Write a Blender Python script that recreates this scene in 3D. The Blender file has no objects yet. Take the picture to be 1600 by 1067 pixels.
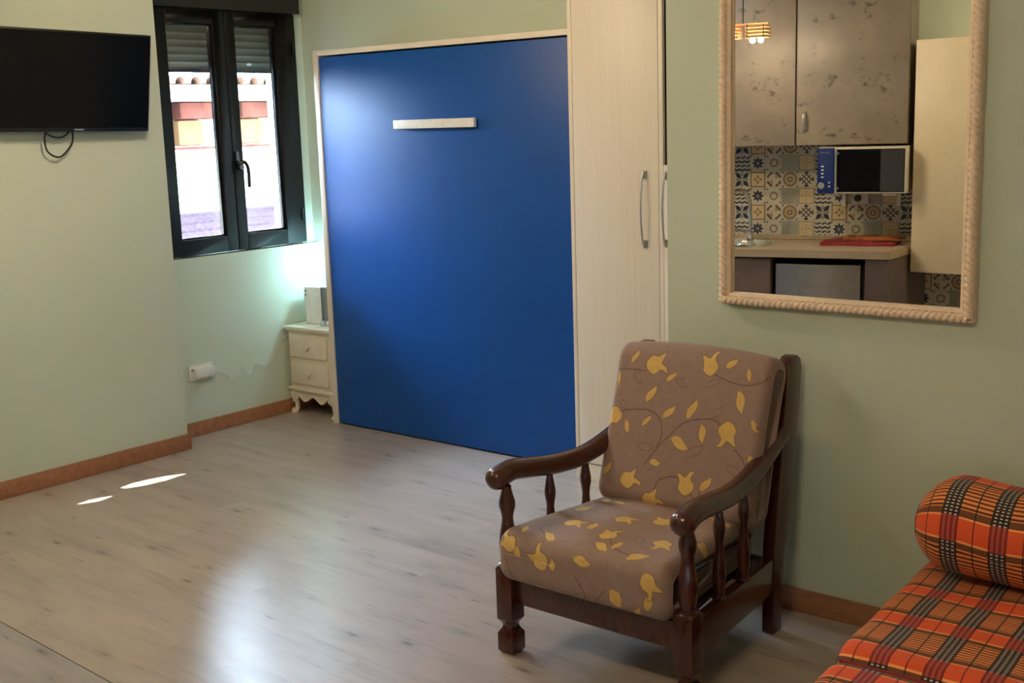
import bpy, bmesh, math, random
import numpy as np
from mathutils import Vector, Matrix
from mathutils.geometry import tessellate_polygon

random.seed(7)
scene = bpy.context.scene
col = scene.collection
R = math.radians

# ------------------------------------------------------------------ camera
F_PX = 1893.0
cam_d = bpy.data.cameras.new('camera')
cam_d.sensor_fit = 'HORIZONTAL'
cam_d.sensor_width = 36.0
cam_d.lens = F_PX / 1600.0 * 36.0
cam_d.clip_start = 0.02
cam = bpy.data.objects.new('camera', cam_d)
col.objects.link(cam)
CM = ((0.7738888, -0.0902374, 0.6268599), (0.6325684, 0.1583889, -0.7581360), (-0.0308754, 0.9832447, 0.1796567))
m4 = Matrix(CM).to_4x4()
m4.translation = (0, 0, 1.62)
cam.matrix_world = m4
scene.camera = cam

# ------------------------------------------------------------------ view, world, sun
vs = scene.view_settings
vs.view_transform = 'Standard'
vs.look = 'None'
vs.gamma = 1.0
vs.use_curve_mapping = False
vs.exposure = 0.12
w = bpy.data.worlds.new('world')
scene.world = w
w.use_nodes = True
bg = w.node_tree.nodes['Background']
bg.inputs[0].default_value = (0.58, 0.79, 1.0, 1)
bg.inputs[1].default_value = 85.0
sun_d = bpy.data.lights.new('sun', 'SUN')
sun_d.energy = 22.0
sun_d.angle = R(0.3)
sun_d.color = (1.0, 0.95, 0.86)
sun = bpy.data.objects.new('sun', sun_d)
col.objects.link(sun)
SUN = Vector((-0.45, 0.40, -0.80)).normalized()
sun.rotation_euler = SUN.to_track_quat('-Z', 'Y').to_euler()
sun.location = (0, 0, 8)
pt = bpy.data.lights.new('window_portal', 'AREA')
pt.shape = 'RECTANGLE'; pt.size = 1.0; pt.size_y = 1.2
pt.cycles.is_portal = True
po = bpy.data.objects.new('window_portal', pt)
col.objects.link(po)
po.location = (-5.64, 4.17, 1.48)
po.rotation_euler = Vector((1, 0, 0)).to_track_quat('-Z', 'Y').to_euler()
WARM = (1.0, 0.77, 0.50)

# ------------------------------------------------------------------ materials
def lin(c):
    out = []
    for v in c:
        v = v / 255.0
        out.append(v / 12.92 if v <= 0.04045 else ((v + 0.055) / 1.055) ** 2.4)
    return (*out, 1.0)

class NT:
    """small node-tree helper"""
    def __init__(s, name):
        s.m = bpy.data.materials.new(name)
        s.m.use_nodes = True
        s.t = s.m.node_tree
        s.b = s.t.nodes['Principled BSDF']
    def n(s, typ, **kw):
        nd = s.t.nodes.new(typ)
        for k, v in kw.items():
            setattr(nd, k, v)
        return nd
    def set(s, sock, v):
        if hasattr(v, 'is_linked') or isinstance(v, bpy.types.NodeSocket):
            s.t.links.new(v, sock)
        else:
            sock.default_value = v
    def math(s, op, a, b=0.0, c=None):
        nd = s.n('ShaderNodeMath', operation=op)
        s.set(nd.inputs[0], a); s.set(nd.inputs[1], b)
        if c is not None: s.set(nd.inputs[2], c)
        return nd.outputs[0]
    def mix(s, f, a, b, blend='MIX'):
        nd = s.n('ShaderNodeMix', data_type='RGBA', blend_type=blend)
        s.set(nd.inputs[0], f); s.set(nd.inputs[6], a); s.set(nd.inputs[7], b)
        return nd.outputs[2]
    def ramp(s, f, stops, interp='LINEAR'):
        nd = s.n('ShaderNodeValToRGB')
        cr = nd.color_ramp
        cr.interpolation = interp
        while len(cr.elements) < len(stops): cr.elements.new(0.5)
        for e, (p, c) in zip(cr.elements, stops):
            e.position = p
            e.color = c if len(c) == 4 else (*c, 1)
        s.set(nd.inputs[0], f)
        return nd.outputs[0]
    def coord(s, kind='Object'):
        return s.n('ShaderNodeTexCoord').outputs[kind]
    def mapping(s, vec, scale=(1, 1, 1), loc=(0, 0, 0), rot=(0, 0, 0)):
        nd = s.n('ShaderNodeMapping')
        s.set(nd.inputs[0], vec)
        nd.inputs['Location'].default_value = loc
        nd.inputs['Rotation'].default_value = rot
        nd.inputs['Scale'].default_value = scale
        return nd.outputs[0]
    def noise(s, vec, scale, detail=3, rough=0.5, out=0):
        nd = s.n('ShaderNodeTexNoise')
        s.set(nd.inputs['Vector'], vec)
        nd.inputs['Scale'].default_value = scale
        nd.inputs['Detail'].default_value = detail
        nd.inputs['Roughness'].default_value = rough
        return nd.outputs[out]
    def bump(s, h, strength=0.2, dist=0.01):
        nd = s.n('ShaderNodeBump')
        nd.inputs['Strength'].default_value = strength
        nd.inputs['Distance'].default_value = dist
        s.set(nd.inputs['Height'], h)
        s.t.links.new(nd.outputs[0], s.b.inputs['Normal'])
    def base(s, v): s.set(s.b.inputs['Base Color'], v)
    def rough(s, v): s.set(s.b.inputs['Roughness'], v)

M = {}
def plain(name, rgb, rough=0.5, metal=0.0, var=0.06, scale=30, bump=0.0, coat=0.0, spec=0.5):
    k = NT(name)
    c = lin(rgb)
    d = tuple(x * (1 - var) for x in c[:3]) + (1,)
    e = tuple(min(1, x * (1 + var)) for x in c[:3]) + (1,)
    nz = k.noise(k.coord(), scale, 4)
    k.base(k.ramp(nz, [(0.35, d), (0.65, e)]))
    k.rough(rough)
    k.b.inputs['Metallic'].default_value = metal
    k.b.inputs['Specular IOR Level'].default_value = spec
    k.b.inputs['Coat Weight'].default_value = coat
    k.b.inputs['Coat Roughness'].default_value = 0.1
    if bump: k.bump(nz, bump, 0.002)
    M[name] = k.m
    return k.m

def emissive(name, rgb, strength):
    k = NT(name)
    k.base(lin(rgb))
    k.set(k.b.inputs['Emission Color'], lin(rgb))
    k.b.inputs['Emission Strength'].default_value = strength
    M[name] = k.m

def wood(name, dark, light, scale=(3, 40, 40), rough=0.4, coat=0.0, world=False):
    k = NT(name)
    v = k.coord('Object')
    v = k.mapping(v, scale)
    a = k.noise(v, 1.0, 5, 0.6)
    b = k.noise(v, 4.0, 4, 0.6)
    f = k.math('ADD', k.math('MULTIPLY', a, 0.7), k.math('MULTIPLY', b, 0.3))
    k.base(k.ramp(f, [(0.3, lin(dark)), (0.7, lin(light))]))
    k.rough(rough)
    k.b.inputs['Coat Weight'].default_value = coat
    k.b.inputs['Coat Roughness'].default_value = 0.12
    M[name] = k.m

# painted plaster
def paint(name, rgb):
    k = NT(name)
    v = k.coord('Object')
    big = k.noise(v, 1.3, 3)
    c = lin(rgb)
    k.base(k.ramp(big, [(0.3, tuple(x * 0.97 for x in c[:3])), (0.7, tuple(min(1, x * 1.03) for x in c[:3]))]))
    k.rough(0.75)
    k.b.inputs['Specular IOR Level'].default_value = 0.25
    k.bump(k.noise(v, 60, 5, 0.65), 0.12, 0.004)
    M[name] = k.m
paint('green_paint', (199, 211, 195))
paint('white_ceiling', (226, 226, 218))
plain('facade', (146, 137, 124), 0.9, var=0.03, scale=3, spec=0.0)

# laminate planks
def laminate(name, tint):
    k = NT(name)
    info = k.n('ShaderNodeObjectInfo').outputs['Random']
    v = k.coord('Object')
    off = k.n('ShaderNodeCombineXYZ')
    k.set(off.inputs[0], k.math('MULTIPLY', info, 37.0)); k.set(off.inputs[1], k.math('MULTIPLY', info, 91.0))
    add = k.n('ShaderNodeVectorMath', operation='ADD')
    k.set(add.inputs[0], v); k.set(add.inputs[1], off.outputs[0])
    p = add.outputs[0]
    g1 = k.noise(k.mapping(p, (1.6, 9, 1)), 1.0, 5, 0.55)
    g2 = k.noise(k.mapping(p, (5, 60, 1)), 1.0, 4, 0.6)
    f = k.math('ADD', k.math('MULTIPLY', g1, 0.65), k.math('MULTIPLY', g2, 0.35))
    t = tint
    c = k.ramp(f, [(0.30, lin((t[0] - 28, t[1] - 28, t[2] - 28))), (0.5, lin(t)), (0.72, lin((t[0] + 16, t[1] + 15, t[2] + 13)))])
    # small dark knots stretched along the grain
    vo = k.n('ShaderNodeTexVoronoi')
    k.set(vo.inputs['Vector'], k.mapping(p, (3.0, 8.6, 1)))
    vo.inputs['Scale'].default_value = 1.0
    wob = k.noise(k.mapping(p, (14, 40, 1)), 1.0, 3)
    dist = k.math('ADD', vo.outputs['Distance'], k.math('MULTIPLY', wob, 0.16))
    kn = k.ramp(dist, [(0.09, (1, 1, 1)), (0.20, (0, 0, 0))])
    sm = k.ramp(dist, [(0.10, (1, 1, 1)), (0.36, (0, 0, 0))])
    c = k.mix(k.math('MULTIPLY', sm, 0.36), c, lin((128, 116, 108)))
    c = k.mix(k.math('MULTIPLY', kn, 0.75), c, lin((84, 76, 72)))
    # per-plank tone
    tone = k.ramp(info, [(0.0, (0.955, 0.955, 0.955)), (1.0, (1.03, 1.03, 1.03))])
    c = k.mix(1.0, c, tone, 'MULTIPLY')
    k.base(c)
    k.rough(k.ramp(g2, [(0.3, (0.27, 0.27, 0.27)), (0.7, (0.34, 0.34, 0.34))]))
    k.b.inputs['Specular IOR Level'].default_value = 0.6
    k.bump(g2, 0.05, 0.002)
    M[name] = k.m
laminate('laminate', (176, 165, 157))
laminate('laminate_grey', (168, 164, 163))
plain('underlay', (60, 50, 44), 0.9)
wood('skirting', (140, 92, 62), (176, 124, 88), (4, 30, 30), 0.45)
plain('graphite', (17, 18, 21), 0.5, var=0.1, spec=0.3)
plain('graphite_gloss', (22, 22, 26), 0.2, var=0.1)
plain('black_plastic', (16, 16, 18), 0.38)
plain('black_rubber', (14, 14, 14), 0.5)
plain('tv_screen', (8, 10, 12), 0.2, spec=0.18)
plain('silver', (190, 192, 196), 0.28, 0.9)
plain('brushed_steel', (168, 166, 164), 0.36, 0.75)
plain('chrome', (225, 228, 232), 0.07, 1.0)
plain('white_plastic', (228, 228, 224), 0.35)
plain('grey_plastic', (120, 122, 126), 0.4)
plain('blue_laminate', (4, 72, 152), 0.42, var=0.05, scale=6, spec=0.35)
plain('dark_gap', (16, 12, 12), 0.9)
wood('white_ash', (220, 210, 197), (228, 219, 207), (60, 60, 2.0), 0.42)
wood('white_ash_h', (220, 210, 197), (230, 221, 209), (2.0, 60, 60), 0.42)
plain('antique_white', (226, 216, 198), 0.5, var=0.04)
wood('dark_walnut', (48, 17, 11), (78, 32, 20), (18, 18, 5), 0.26, 0.4)
plain('shutter_grey', (74, 78, 70), 0.55)
plain('cream_frame', (236, 214, 190), 0.42, var=0.07, scale=80)
plain('mirror_silver', (242, 244, 243), 0.0, 1.0, var=0.0)
plain('terracotta', (92, 66, 54), 0.9, var=0.2, spec=0.0)
plain('rafter_brown', (64, 34, 27), 0.85, var=0.2, scale=9, spec=0.0)
plain('corbel_orange', (76, 52, 34), 0.85, var=0.15, scale=9, spec=0.0)
plain('slate', (46, 38, 42), 0.9, var=0.2, spec=0.0)
plain('counter_top', (176, 160, 138), 0.32, var=0.05, scale=40)
plain('cabinet_dark', (104, 88, 84), 0.5, var=0.08, scale=12)
plain('microwave_blue', (18, 44, 108), 0.25)
plain('microwave_body', (206, 200, 186), 0.4)
plain('microwave_glass', (5, 6, 13), 0.1, spec=0.12)
plain('towel_red', (134, 40, 40), 0.9, var=0.2, scale=60, bump=0.3)
plain('towel_brown', (168, 98, 56), 0.9, var=0.2, scale=60)
plain('cream_panel', (236, 222, 190), 0.4, var=0.02)
plain('upright_brown', (110, 62, 40), 0.5)
plain('dark_tint', (52, 54, 58), 0.3)
plain('slat_wood', (224, 180, 132), 0.5, var=0.15)
plain('metal_trim', (200, 184, 158), 0.25, 0.8)
plain('tile_white', (196, 191, 174), 0.3, var=0.05)
plain('tile_cream', (206, 186, 146), 0.3, var=0.05)
plain('tile_navy', (34, 40, 60), 0.3)
plain('tile_ochre', (176, 144, 84), 0.3)
plain('tile_brown', (98, 70, 58), 0.3)
plain('tile_grey', (120, 128, 124), 0.3)

emissive('led', (225, 246, 255), 9.0)

# window glass
k = NT('glass')
k.base((1, 1, 1, 1)); k.rough(0.0)
tr = k.n('ShaderNodeBsdfTransparent'); gl = k.n('ShaderNodeBsdfGlossy')
gl.inputs['Roughness'].default_value = 0.02
fr = k.n('ShaderNodeFresnel'); fr.inputs[0].default_value = 1.45
mx = k.n('ShaderNodeMixShader')
k.set(mx.inputs[0], fr.outputs[0])
k.t.links.new(tr.outputs[0], mx.inputs[1]); k.t.links.new(gl.outputs[0], mx.inputs[2])
k.t.links.new(mx.outputs[0], k.t.nodes['Material Output'].inputs[0])
M['glass'] = k.m

# concrete-look cabinet fronts with dark stains
k = NT('concrete')
v = k.coord('Object')
a = k.noise(v, 3.0, 4); st = k.noise(k.mapping(v, (5.5, 5.5, 8)), 1.0, 6, 0.66); st2 = k.noise(k.mapping(v, (17, 17, 24)), 1.0, 4, 0.62)
c = k.ramp(a, [(0.3, lin((120, 110, 98))), (0.7, lin((150, 139, 124)))])
s1 = k.ramp(st, [(0.52, (0, 0, 0)), (0.62, (1, 1, 1))])
s2 = k.ramp(st2, [(0.50, (0, 0, 0)), (0.60, (1, 1, 1))])
msk = k.math('MULTIPLY', s1, s2)
k.base(k.mix(k.math('MULTIPLY', msk, 0.9), c, lin((56, 48, 42))))
k.rough(0.42)
M['concrete'] = k.m

# chair cloth: colours come with the mesh (woven leaf and tulip print)
k = NT('floral_cloth')
at = k.n('ShaderNodeAttribute', attribute_name='print')
uv = k.n('ShaderNodeUVMap').outputs[0]
wv = k.noise(k.mapping(uv, (900, 900, 1)), 1.0, 2)
wv2 = k.noise(uv, 40.0, 3)
tone = k.ramp(wv, [(0.3, (0.78, 0.78, 0.78)), (0.7, (1.12, 1.12, 1.12))])
tone2 = k.ramp(wv2, [(0.3, (0.9, 0.9, 0.9)), (0.7, (1.06, 1.06, 1.06))])
k.base(k.mix(1.0, k.mix(1.0, at.outputs['Color'], tone, 'MULTIPLY'), tone2, 'MULTIPLY'))
k.rough(0.72)
k.b.inputs['Sheen Weight'].default_value = 0.15
k.bump(wv, 0.25, 0.001)
M['floral_cloth'] = k.m

# plaid throw
def plaid():
    k = NT('plaid_cloth')
    uv = k.n('ShaderNodeUVMap').outputs[0]
    sp = k.n('ShaderNodeSeparateXYZ'); k.set(sp.inputs[0], uv)
    fx = k.math('FRACT', k.math('DIVIDE', sp.outputs[0], 0.132))
    fy = k.math('FRACT', k.math('DIVIDE', sp.outputs[1], 0.218))
    O = lin((230, 90, 40)); LO = lin((252, 166, 90)); BR = lin((112, 62, 34)); DB = lin((84, 34, 22)); PO = lin((238, 144, 74))
    st = [(0.0, O), (0.27, LO), (0.295, BR), (0.385, PO)]
    p = 0.40
    for i in range(8):
        st.append((p, DB)); st.append((p + 0.026, PO)); p += 0.062
    st += [(0.885, BR), (0.965, LO)]
    weft = k.ramp(fy, st, 'CONSTANT')
    K = k.ramp(fy, [(0, (0, 0, 0)), (0.295, (1, 1, 1)), (0.965, (0, 0, 0))], 'CONSTANT')
    ch = k.math('GREATER_THAN', k.math('FRACT', k.math('MULTIPLY', fy, 22.0)), 0.58)
    W = (1, 1, 1); Z = (0, 0, 0)
    dark = k.ramp(fx, [(0, W), (0.05, Z), (0.105, W), (0.155, Z), (0.21, W), (0.26, Z), (0.315, W), (0.365, Z), (0.675, W), (0.70, Z)], 'CONSTANT')
    lite = k.ramp(fx, [(0, Z), (0.05, W), (0.105, Z), (0.155, W), (0.21, Z), (0.26, W), (0.315, Z)], 'CONSTANT')
    dcol = k.mix(K, lin((124, 26, 26)), lin((24, 18, 18)))
    lcol = k.mix(K, lin((178, 76, 62)), k.mix(ch, lin((34, 26, 26)), lin((196, 184, 170))))
    c = k.mix(k.math('MULTIPLY', dark, 0.95), weft, dcol)
    c = k.mix(lite, c, lcol)
    k.base(c)
    k.rough(0.85)
    k.b.inputs['Sheen Weight'].default_value = 0.1
    k.bump(k.noise(k.mapping(uv, (500, 500, 1)), 1.0, 2), 0.25, 0.001)
    M['plaid_cloth'] = k.m
plaid()

# ------------------------------------------------------------------ geometry helpers
class B:
    """collects shapes, builds one mesh"""
    def __init__(s):
        s.v = []; s.f = []; s.mi = []; s.cur = 0
    def add(s, vs_, fs):
        o = len(s.v)
        s.v += [tuple(p) for p in vs_]
        for f in fs:
            s.f.append(tuple(i + o for i in f)); s.mi.append(s.cur)
        return s
    def box(s, x0, x1, y0, y1, z0, z1):
        p = [(x0, y0, z0), (x1, y0, z0), (x1, y1, z0), (x0, y1, z0), (x0, y0, z1), (x1, y0, z1), (x1, y1, z1), (x0, y1, z1)]
        return s.add(p, [(3, 2, 1, 0), (4, 5, 6, 7), (0, 1, 5, 4), (1, 2, 6, 5), (2, 3, 7, 6), (3, 0, 4, 7)])
    def prism(s, poly, z0, z1, axis='z'):
        n = len(poly)
        a = sum(poly[i][0] * poly[(i + 1) % n][1] - poly[(i + 1) % n][0] * poly[i][1] for i in range(n))
        if a < 0: poly = poly[::-1]
        def P(u, v, t):
            return (u, v, t) if axis == 'z' else ((t, u, v) if axis == 'x' else (v, t, u))
        vs_ = [P(u, v, z0) for u, v in poly] + [P(u, v, z1) for u, v in poly]
        fs = [tuple(range(n - 1, -1, -1)), tuple(range(n, 2 * n))]
        fs += [(i, (i + 1) % n, n + (i + 1) % n, n + i) for i in range(n)]
        return s.add(vs_, fs)
    def lathe(s, prof, seg=20, origin=(0, 0, 0), axis='z'):
        vs_ = []; fs = []
        for r, z in prof:
            for i in range(seg):
                t = 2 * math.pi * i / seg
                a, b = r * math.cos(t), r * math.sin(t)
                p = (a, b, z) if axis == 'z' else ((z, a, b) if axis == 'x' else (b, z, a))
                vs_.append(tuple(p[j] + origin[j] for j in range(3)))
        n = len(prof)
        for kx in range(n - 1):
            for i in range(seg):
                j = (i + 1) % seg
                fs.append((kx * seg + i, kx * seg + j, (kx + 1) * seg + j, (kx + 1) * seg + i))
        fs.append(tuple(range(seg - 1, -1, -1))); fs.append(tuple((n - 1) * seg + i for i in range(seg)))
        return s.add(vs_, fs)
    def tube(s, pts, rad, seg=10, up=(0, 0, 1), flat=1.0):
        """pts path, rad number or list, flat: scale of the second section axis"""
        pts = [Vector(p) for p in pts]; n = len(pts)
        if not isinstance(rad, (list, tuple)): rad = [rad] * n
        vs_ = []; fs = []; prev = None
        for i in range(n):
            t = (pts[min(i + 1, n - 1)] - pts[max(i - 1, 0)]).normalized()
            u = Vector(up) if prev is None else prev
            a = u - t * u.dot(t)
            if a.length < 1e-4: a = Vector((1, 0, 0)) - t * t.x
            a.normalize(); b = t.cross(a); prev = a
            for j in range(seg):
                q = 2 * math.pi * j / seg
                vs_.append(pts[i] + a * rad[i] * math.cos(q) + b * rad[i] * flat * math.sin(q))
        for i in range(n - 1):
            for j in range(seg):
                jj = (j + 1) % seg
                fs.append((i * seg + j, i * seg + jj, (i + 1) * seg + jj, (i + 1) * seg + j))
        fs.append(tuple(range(seg - 1, -1, -1))); fs.append(tuple((n - 1) * seg + i for i in range(seg)))
        return s.add(vs_, fs)
    def sphere(s, c, r, seg=16, rings=10, sc=(1, 1, 1)):
        prof = [(max(1e-4, r * math.sin(math.pi * i / rings)), -r * math.cos(math.pi * i / rings)) for i in range(rings + 1)]
        o = len(s.v)
        s.lathe(prof, seg)
        for i in range(o, len(s.v)):
            p = s.v[i]; s.v[i] = tuple(c[j] + p[j] * sc[j] for j in range(3))
        return s
    def build(s, name, mat, parent=None, smooth=False, bevel=0.0, loc=None, bseg=2):
        me = bpy.data.meshes.new(name)
        me.from_pydata(s.v, [], s.f)
        mats = mat if isinstance(mat, (list, tuple)) else [mat]
        for mm in mats: me.materials.append(M[mm])
        if len(mats) > 1: me.polygons.foreach_set('material_index', s.mi)
        if bevel:
            bm = bmesh.new(); bm.from_mesh(me)
            bmesh.ops.remove_doubles(bm, verts=bm.verts, dist=1e-6)
            ed = [e for e in bm.edges if len(e.link_faces) == 2 and e.calc_face_angle(0) > R(35)]
            bmesh.ops.bevel(bm, geom=ed, offset=bevel, segments=bseg, profile=0.6, affect='EDGES', clamp_overlap=True)
            bm.to_mesh(me); bm.free()
        if smooth or bevel:
            me.shade_smooth()
            me.set_sharp_from_angle(angle=R(40))
        me.validate()
        o = bpy.data.objects.new(name, me)
        col.objects.link(o)
        if parent: o.parent = parent
        if loc: o.location = loc
        return o

def tag(o, label, cat, group=None):
    o['label'] = label; o['category'] = cat
    if group: o['group'] = group
    return o
def thing(name, label, cat, loc=(0, 0, 0), rz=0.0, group=None):
    o = bpy.data.objects.new(name, None)
    o.empty_display_size = 0.1
    col.objects.link(o)
    o.location = loc; o.rotation_euler = (0, 0, rz)
    return tag(o, label, cat, group)
def struct(o):
    o['kind'] = 'structure'
    return o
def dup(o, parent):
    c = o.copy(); col.objects.link(c); c.parent = parent
    return c
def smooth_path(pts, n=8):
    """Catmull-Rom through the points"""
    P = [Vector(p) for p in pts]
    P = [P[0] * 2 - P[1]] + P + [P[-1] * 2 - P[-2]]
    out = []
    for i in range(1, len(P) - 2):
        for j in range(n):
            t = j / n
            out.append(0.5 * ((2 * P[i]) + (-P[i - 1] + P[i + 1]) * t + (2 * P[i - 1] - 5 * P[i] + 4 * P[i + 1] - P[i + 2]) * t * t + (-P[i - 1] + 3 * P[i] - 3 * P[i + 1] + P[i + 2]) * t ** 3))
    out.append(P[-2])
    return out

# ------------------------------------------------------------------ the room
XL, XR, XF, YB, YM, CE = -5.17, -5.36, 2.0, 4.75, 3.49, 2.5
XU = -5.41          # window wall above the ledge
REAR = -2.6
CORN = -2.19

# floor: sub-floor slab and planks
floor = struct(B().box(-5.6, XF, REAR, YB, -0.06, -0.009).build('floor', 'underlay'))
floor['label'] = 'pale greyish oak laminate floor'
ang = R(-3.0)
ca, sa = math.cos(ang), math.sin(ang)
def clip(poly, a, b, c_):
    out = []
    for i in range(len(poly)):
        p, q = poly[i], poly[(i + 1) % len(poly)]
        dp, dq = a * p[0] + b * p[1] - c_, a * q[0] + b * q[1] - c_
        if dp <= 0: out.append(p)
        if dp * dq < 0:
            t = dp / (dp - dq)
            out.append((p[0] + (q[0] - p[0]) * t, p[1] + (q[1] - p[1]) * t))
    return out
SEAM = 1.665        # v coordinate of the joint between both laminate fields
PW, PLN, GAP = 0.195, 1.28, 0.0
def plank_field(v0, v1, mat, first):
    v = v0
    row = 0
    while v < v1 - 0.01:
        vb = min(v + PW, v1)
        u = -6.4 + ((row * 0.43) % 1.0) * PLN - PLN
        while u < 2.6:
            poly = [(u + GAP, v + GAP), (u + PLN - GAP, v + GAP), (u + PLN - GAP, vb - GAP), (u + GAP, vb - GAP)]
            poly = [(p[0] * ca - p[1] * sa, p[0] * sa + p[1] * ca) for p in poly]
            for a, b, c_ in ((-1, 0, 5.36), (1, 0, XF - 0.0), (0, -1, -0.2), (0, 1, YB)):
                poly = clip(poly, a, b, c_) if len(poly) > 2 else []
            if len(poly) > 2:
                cx = sum(p[0] for p in poly) / len(poly); cy = sum(p[1] for p in poly) / len(poly)
                loc = [((p[0] - cx) * ca + (p[1] - cy) * sa, -(p[0] - cx) * sa + (p[1] - cy) * ca) for p in poly]
                o = B().prism(loc, -0.009, 0.0).build('plank', mat, floor)
                o.location = (cx, cy, 0); o.rotation_euler = (0, 0, ang)
            u += PLN
        v = vb; row += 1
plank_field(SEAM + 0.002, 5.2, 'laminate', True)
plank_field(SEAM - 0.002 - PW * 9, SEAM - 0.002, 'laminate_grey', False)

# ceiling with an added unseen opening; slits in its sheet shape two sun patches
OFF = SUN * (CE / -SUN.z)
p1 = [(-4.862, 3.002), (-4.835, 3.01), (-4.80, 3.09), (-4.785, 3.18), (-4.796, 3.322), (-4.84, 3.25), (-4.872, 3.15), (-4.878, 3.06)]
p2 = [(-4.808, 2.745), (-4.79, 2.77), (-4.765, 2.83), (-4.779, 2.91), (-4.80, 2.88), (-4.818, 2.81)]
sl = [[(x - OFF.x, y - OFF.y) for x, y in p] for p in (p1, p2)]
hx0, hx1, hy0, hy1 = -4.0, -2.9, 1.2, 2.6
cb = B()
cb.box(-5.6, hx0, REAR, YB + 0.1, CE, CE + 0.1).box(hx1, XF + 0.1, REAR, YB + 0.1, CE, CE + 0.1)
cb.box(hx0, hx1, REAR, hy0, CE, CE + 0.1).box(hx0, hx1, hy1, YB + 0.1, CE, CE + 0.1)
ceiling = struct(cb.build('ceiling', 'white_ceiling'))
outer = [(hx0, hy0), (hx1, hy0), (hx1, hy1), (hx0, hy1)]
loops = [[Vector((x, y, 0)) for x, y in outer]] + [[Vector((x, y, 0)) for x, y in p[::-1]] for p in sl]
flat = [p for l in loops for p in l]
tri = tessellate_polygon(loops)
bb = B(); bb.add([(p.x, p.y, CE + 0.002) for p in flat], [tuple(t) for t in tri])
slit_sheet = bb.build('sun_slit_sheet', 'white_ceiling'); struct(slit_sheet)

# walls
def wall(name, *boxes):
    b = B()
    for bx in boxes: b.box(*bx)
    return struct(b.build(name, 'green_paint'))
YC = 3.605          # corner where the TV wall steps back to the window niche
wall('wall_left', (-5.75, XL, REAR, YC, 0, CE))
WY0, WY1, WZ0, WZ1 = 3.70, 4.66, 0.962, 2.40
wall('wall_window', (-5.75, XR, YC, YB, 0, WZ0 - 0.006), (-5.62, XU, WY1, YB, WZ0 - 0.006, CE), (-5.62, XU, YC, WY1, WZ1, CE), (-5.62, XU, YC, WY0, WZ0 - 0.006, CE))
wall('wall_back', (-5.75, CORN + 0.02, YB, YB + 0.12, 0, CE))
wall('wall_right', (CORN, XF + 0.1, YM, YB + 0.12, 0, CE))
wall('wall_side', (XF, XF + 0.1, REAR, YM, 0, CE))
wall('wall_rear', (-5.75, XF + 0.1, REAR - 0.1, REAR, 0, CE))

# skirting boards
def base_board(name, *boxes):
    b = B()
    for bx in boxes: b.box(*bx)
    return struct(b.build(name, 'skirting', bevel=0.003))
base_board('baseboard_left', (XL, XL + 0.014, 1.5, YC + 0.012, 0.001, 0.082))
base_board('baseboard_niche', (XR, XR + 0.014, YC, YB, 0.001, 0.078))
base_board('baseboard_right', (CORN - 0.012, XF, YM - 0.014, YM, 0.001, 0.078))

# ------------------------------------------------------------------ window
win = bpy.data.objects.new('window_1', None); col.objects.link(win); win['kind'] = 'structure'
win['label'] = 'dark graphite double casement window with lowered roller shutter'
XFRM = -5.362       # room-side face of the casements
def ring_frame(b, y0, y1, z0, z1, gy0, gy1, gz0, gz1, x0, x1):
    b.box(x0, x1, y0, gy0, z0, z1).box(x0, x1, gy1, y1, z0, z1).box(x0, x1, gy0, gy1, z0, gz0).box(x0, x1, gy0, gy1, gz1, z1)
b = B(); ring_frame(b, 3.69, 4.657, 0.966, 2.30, 3.715, 4.61, 0.99, 2.225, XFRM - 0.085, XFRM - 0.012)
b.build('outer_frame', 'graphite', win, bevel=0.003)
for nm, y0, y1, gy0, gy1 in (('casement', 3.70, 4.167, 3.803, 4.098), ('casement', 4.172, 4.657, 4.236, 4.516)):
    b = B(); ring_frame(b, y0, y1, 0.967, 2.236, gy0, gy1, 1.05, 2.165, XFRM - 0.055, XFRM)
    cs = b.build(nm, 'graphite', win, bevel=0.005)
    b = B(); ring_frame(b, gy0 - 0.004, gy1 + 0.004, 1.046, 2.169, gy0 + 0.010, gy1 - 0.010, 1.060, 2.155, XFRM - 0.040, XFRM - 0.018)
    b.build('glazing_bead', 'graphite_gloss', cs, bevel=0.003)
    B().box(XFRM - 0.032, XFRM - 0.026, gy0, gy1, 1.05, 2.165).build('pane', 'glass', cs)
# handle
b = B(); b.box(XFRM, XFRM + 0.012, 4.178, 4.206, 1.40, 1.50)
h = b.build('handle_plate', 'graphite_gloss', win, bevel=0.004)
b = B(); b.lathe([(0.017, 0.0), (0.019, 0.012), (0.019, 0.028), (0.014, 0.034)], 16, (XFRM + 0.01, 4.192, 1.415), 'x')
b.tube(smooth_path([(XFRM + 0.032, 4.186, 1.432), (XFRM + 0.044, 4.205, 1.442), (XFRM + 0.05, 4.222, 1.42), (XFRM + 0.05, 4.228, 1.37), (XFRM + 0.05, 4.226, 1.305)], 5), [0.010] * 20 + [0.009], 10)
b.build('handle', 'graphite_gloss', win, smooth=True)
for z in (1.13, 2.05):
    b = B(); b.tube([(XFRM + 0.006, 4.63, z - 0.035), (XFRM + 0.006, 4.63, z + 0.035)], 0.007, 8); b.build('hinge', 'graphite_gloss', win, smooth=True)
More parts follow.
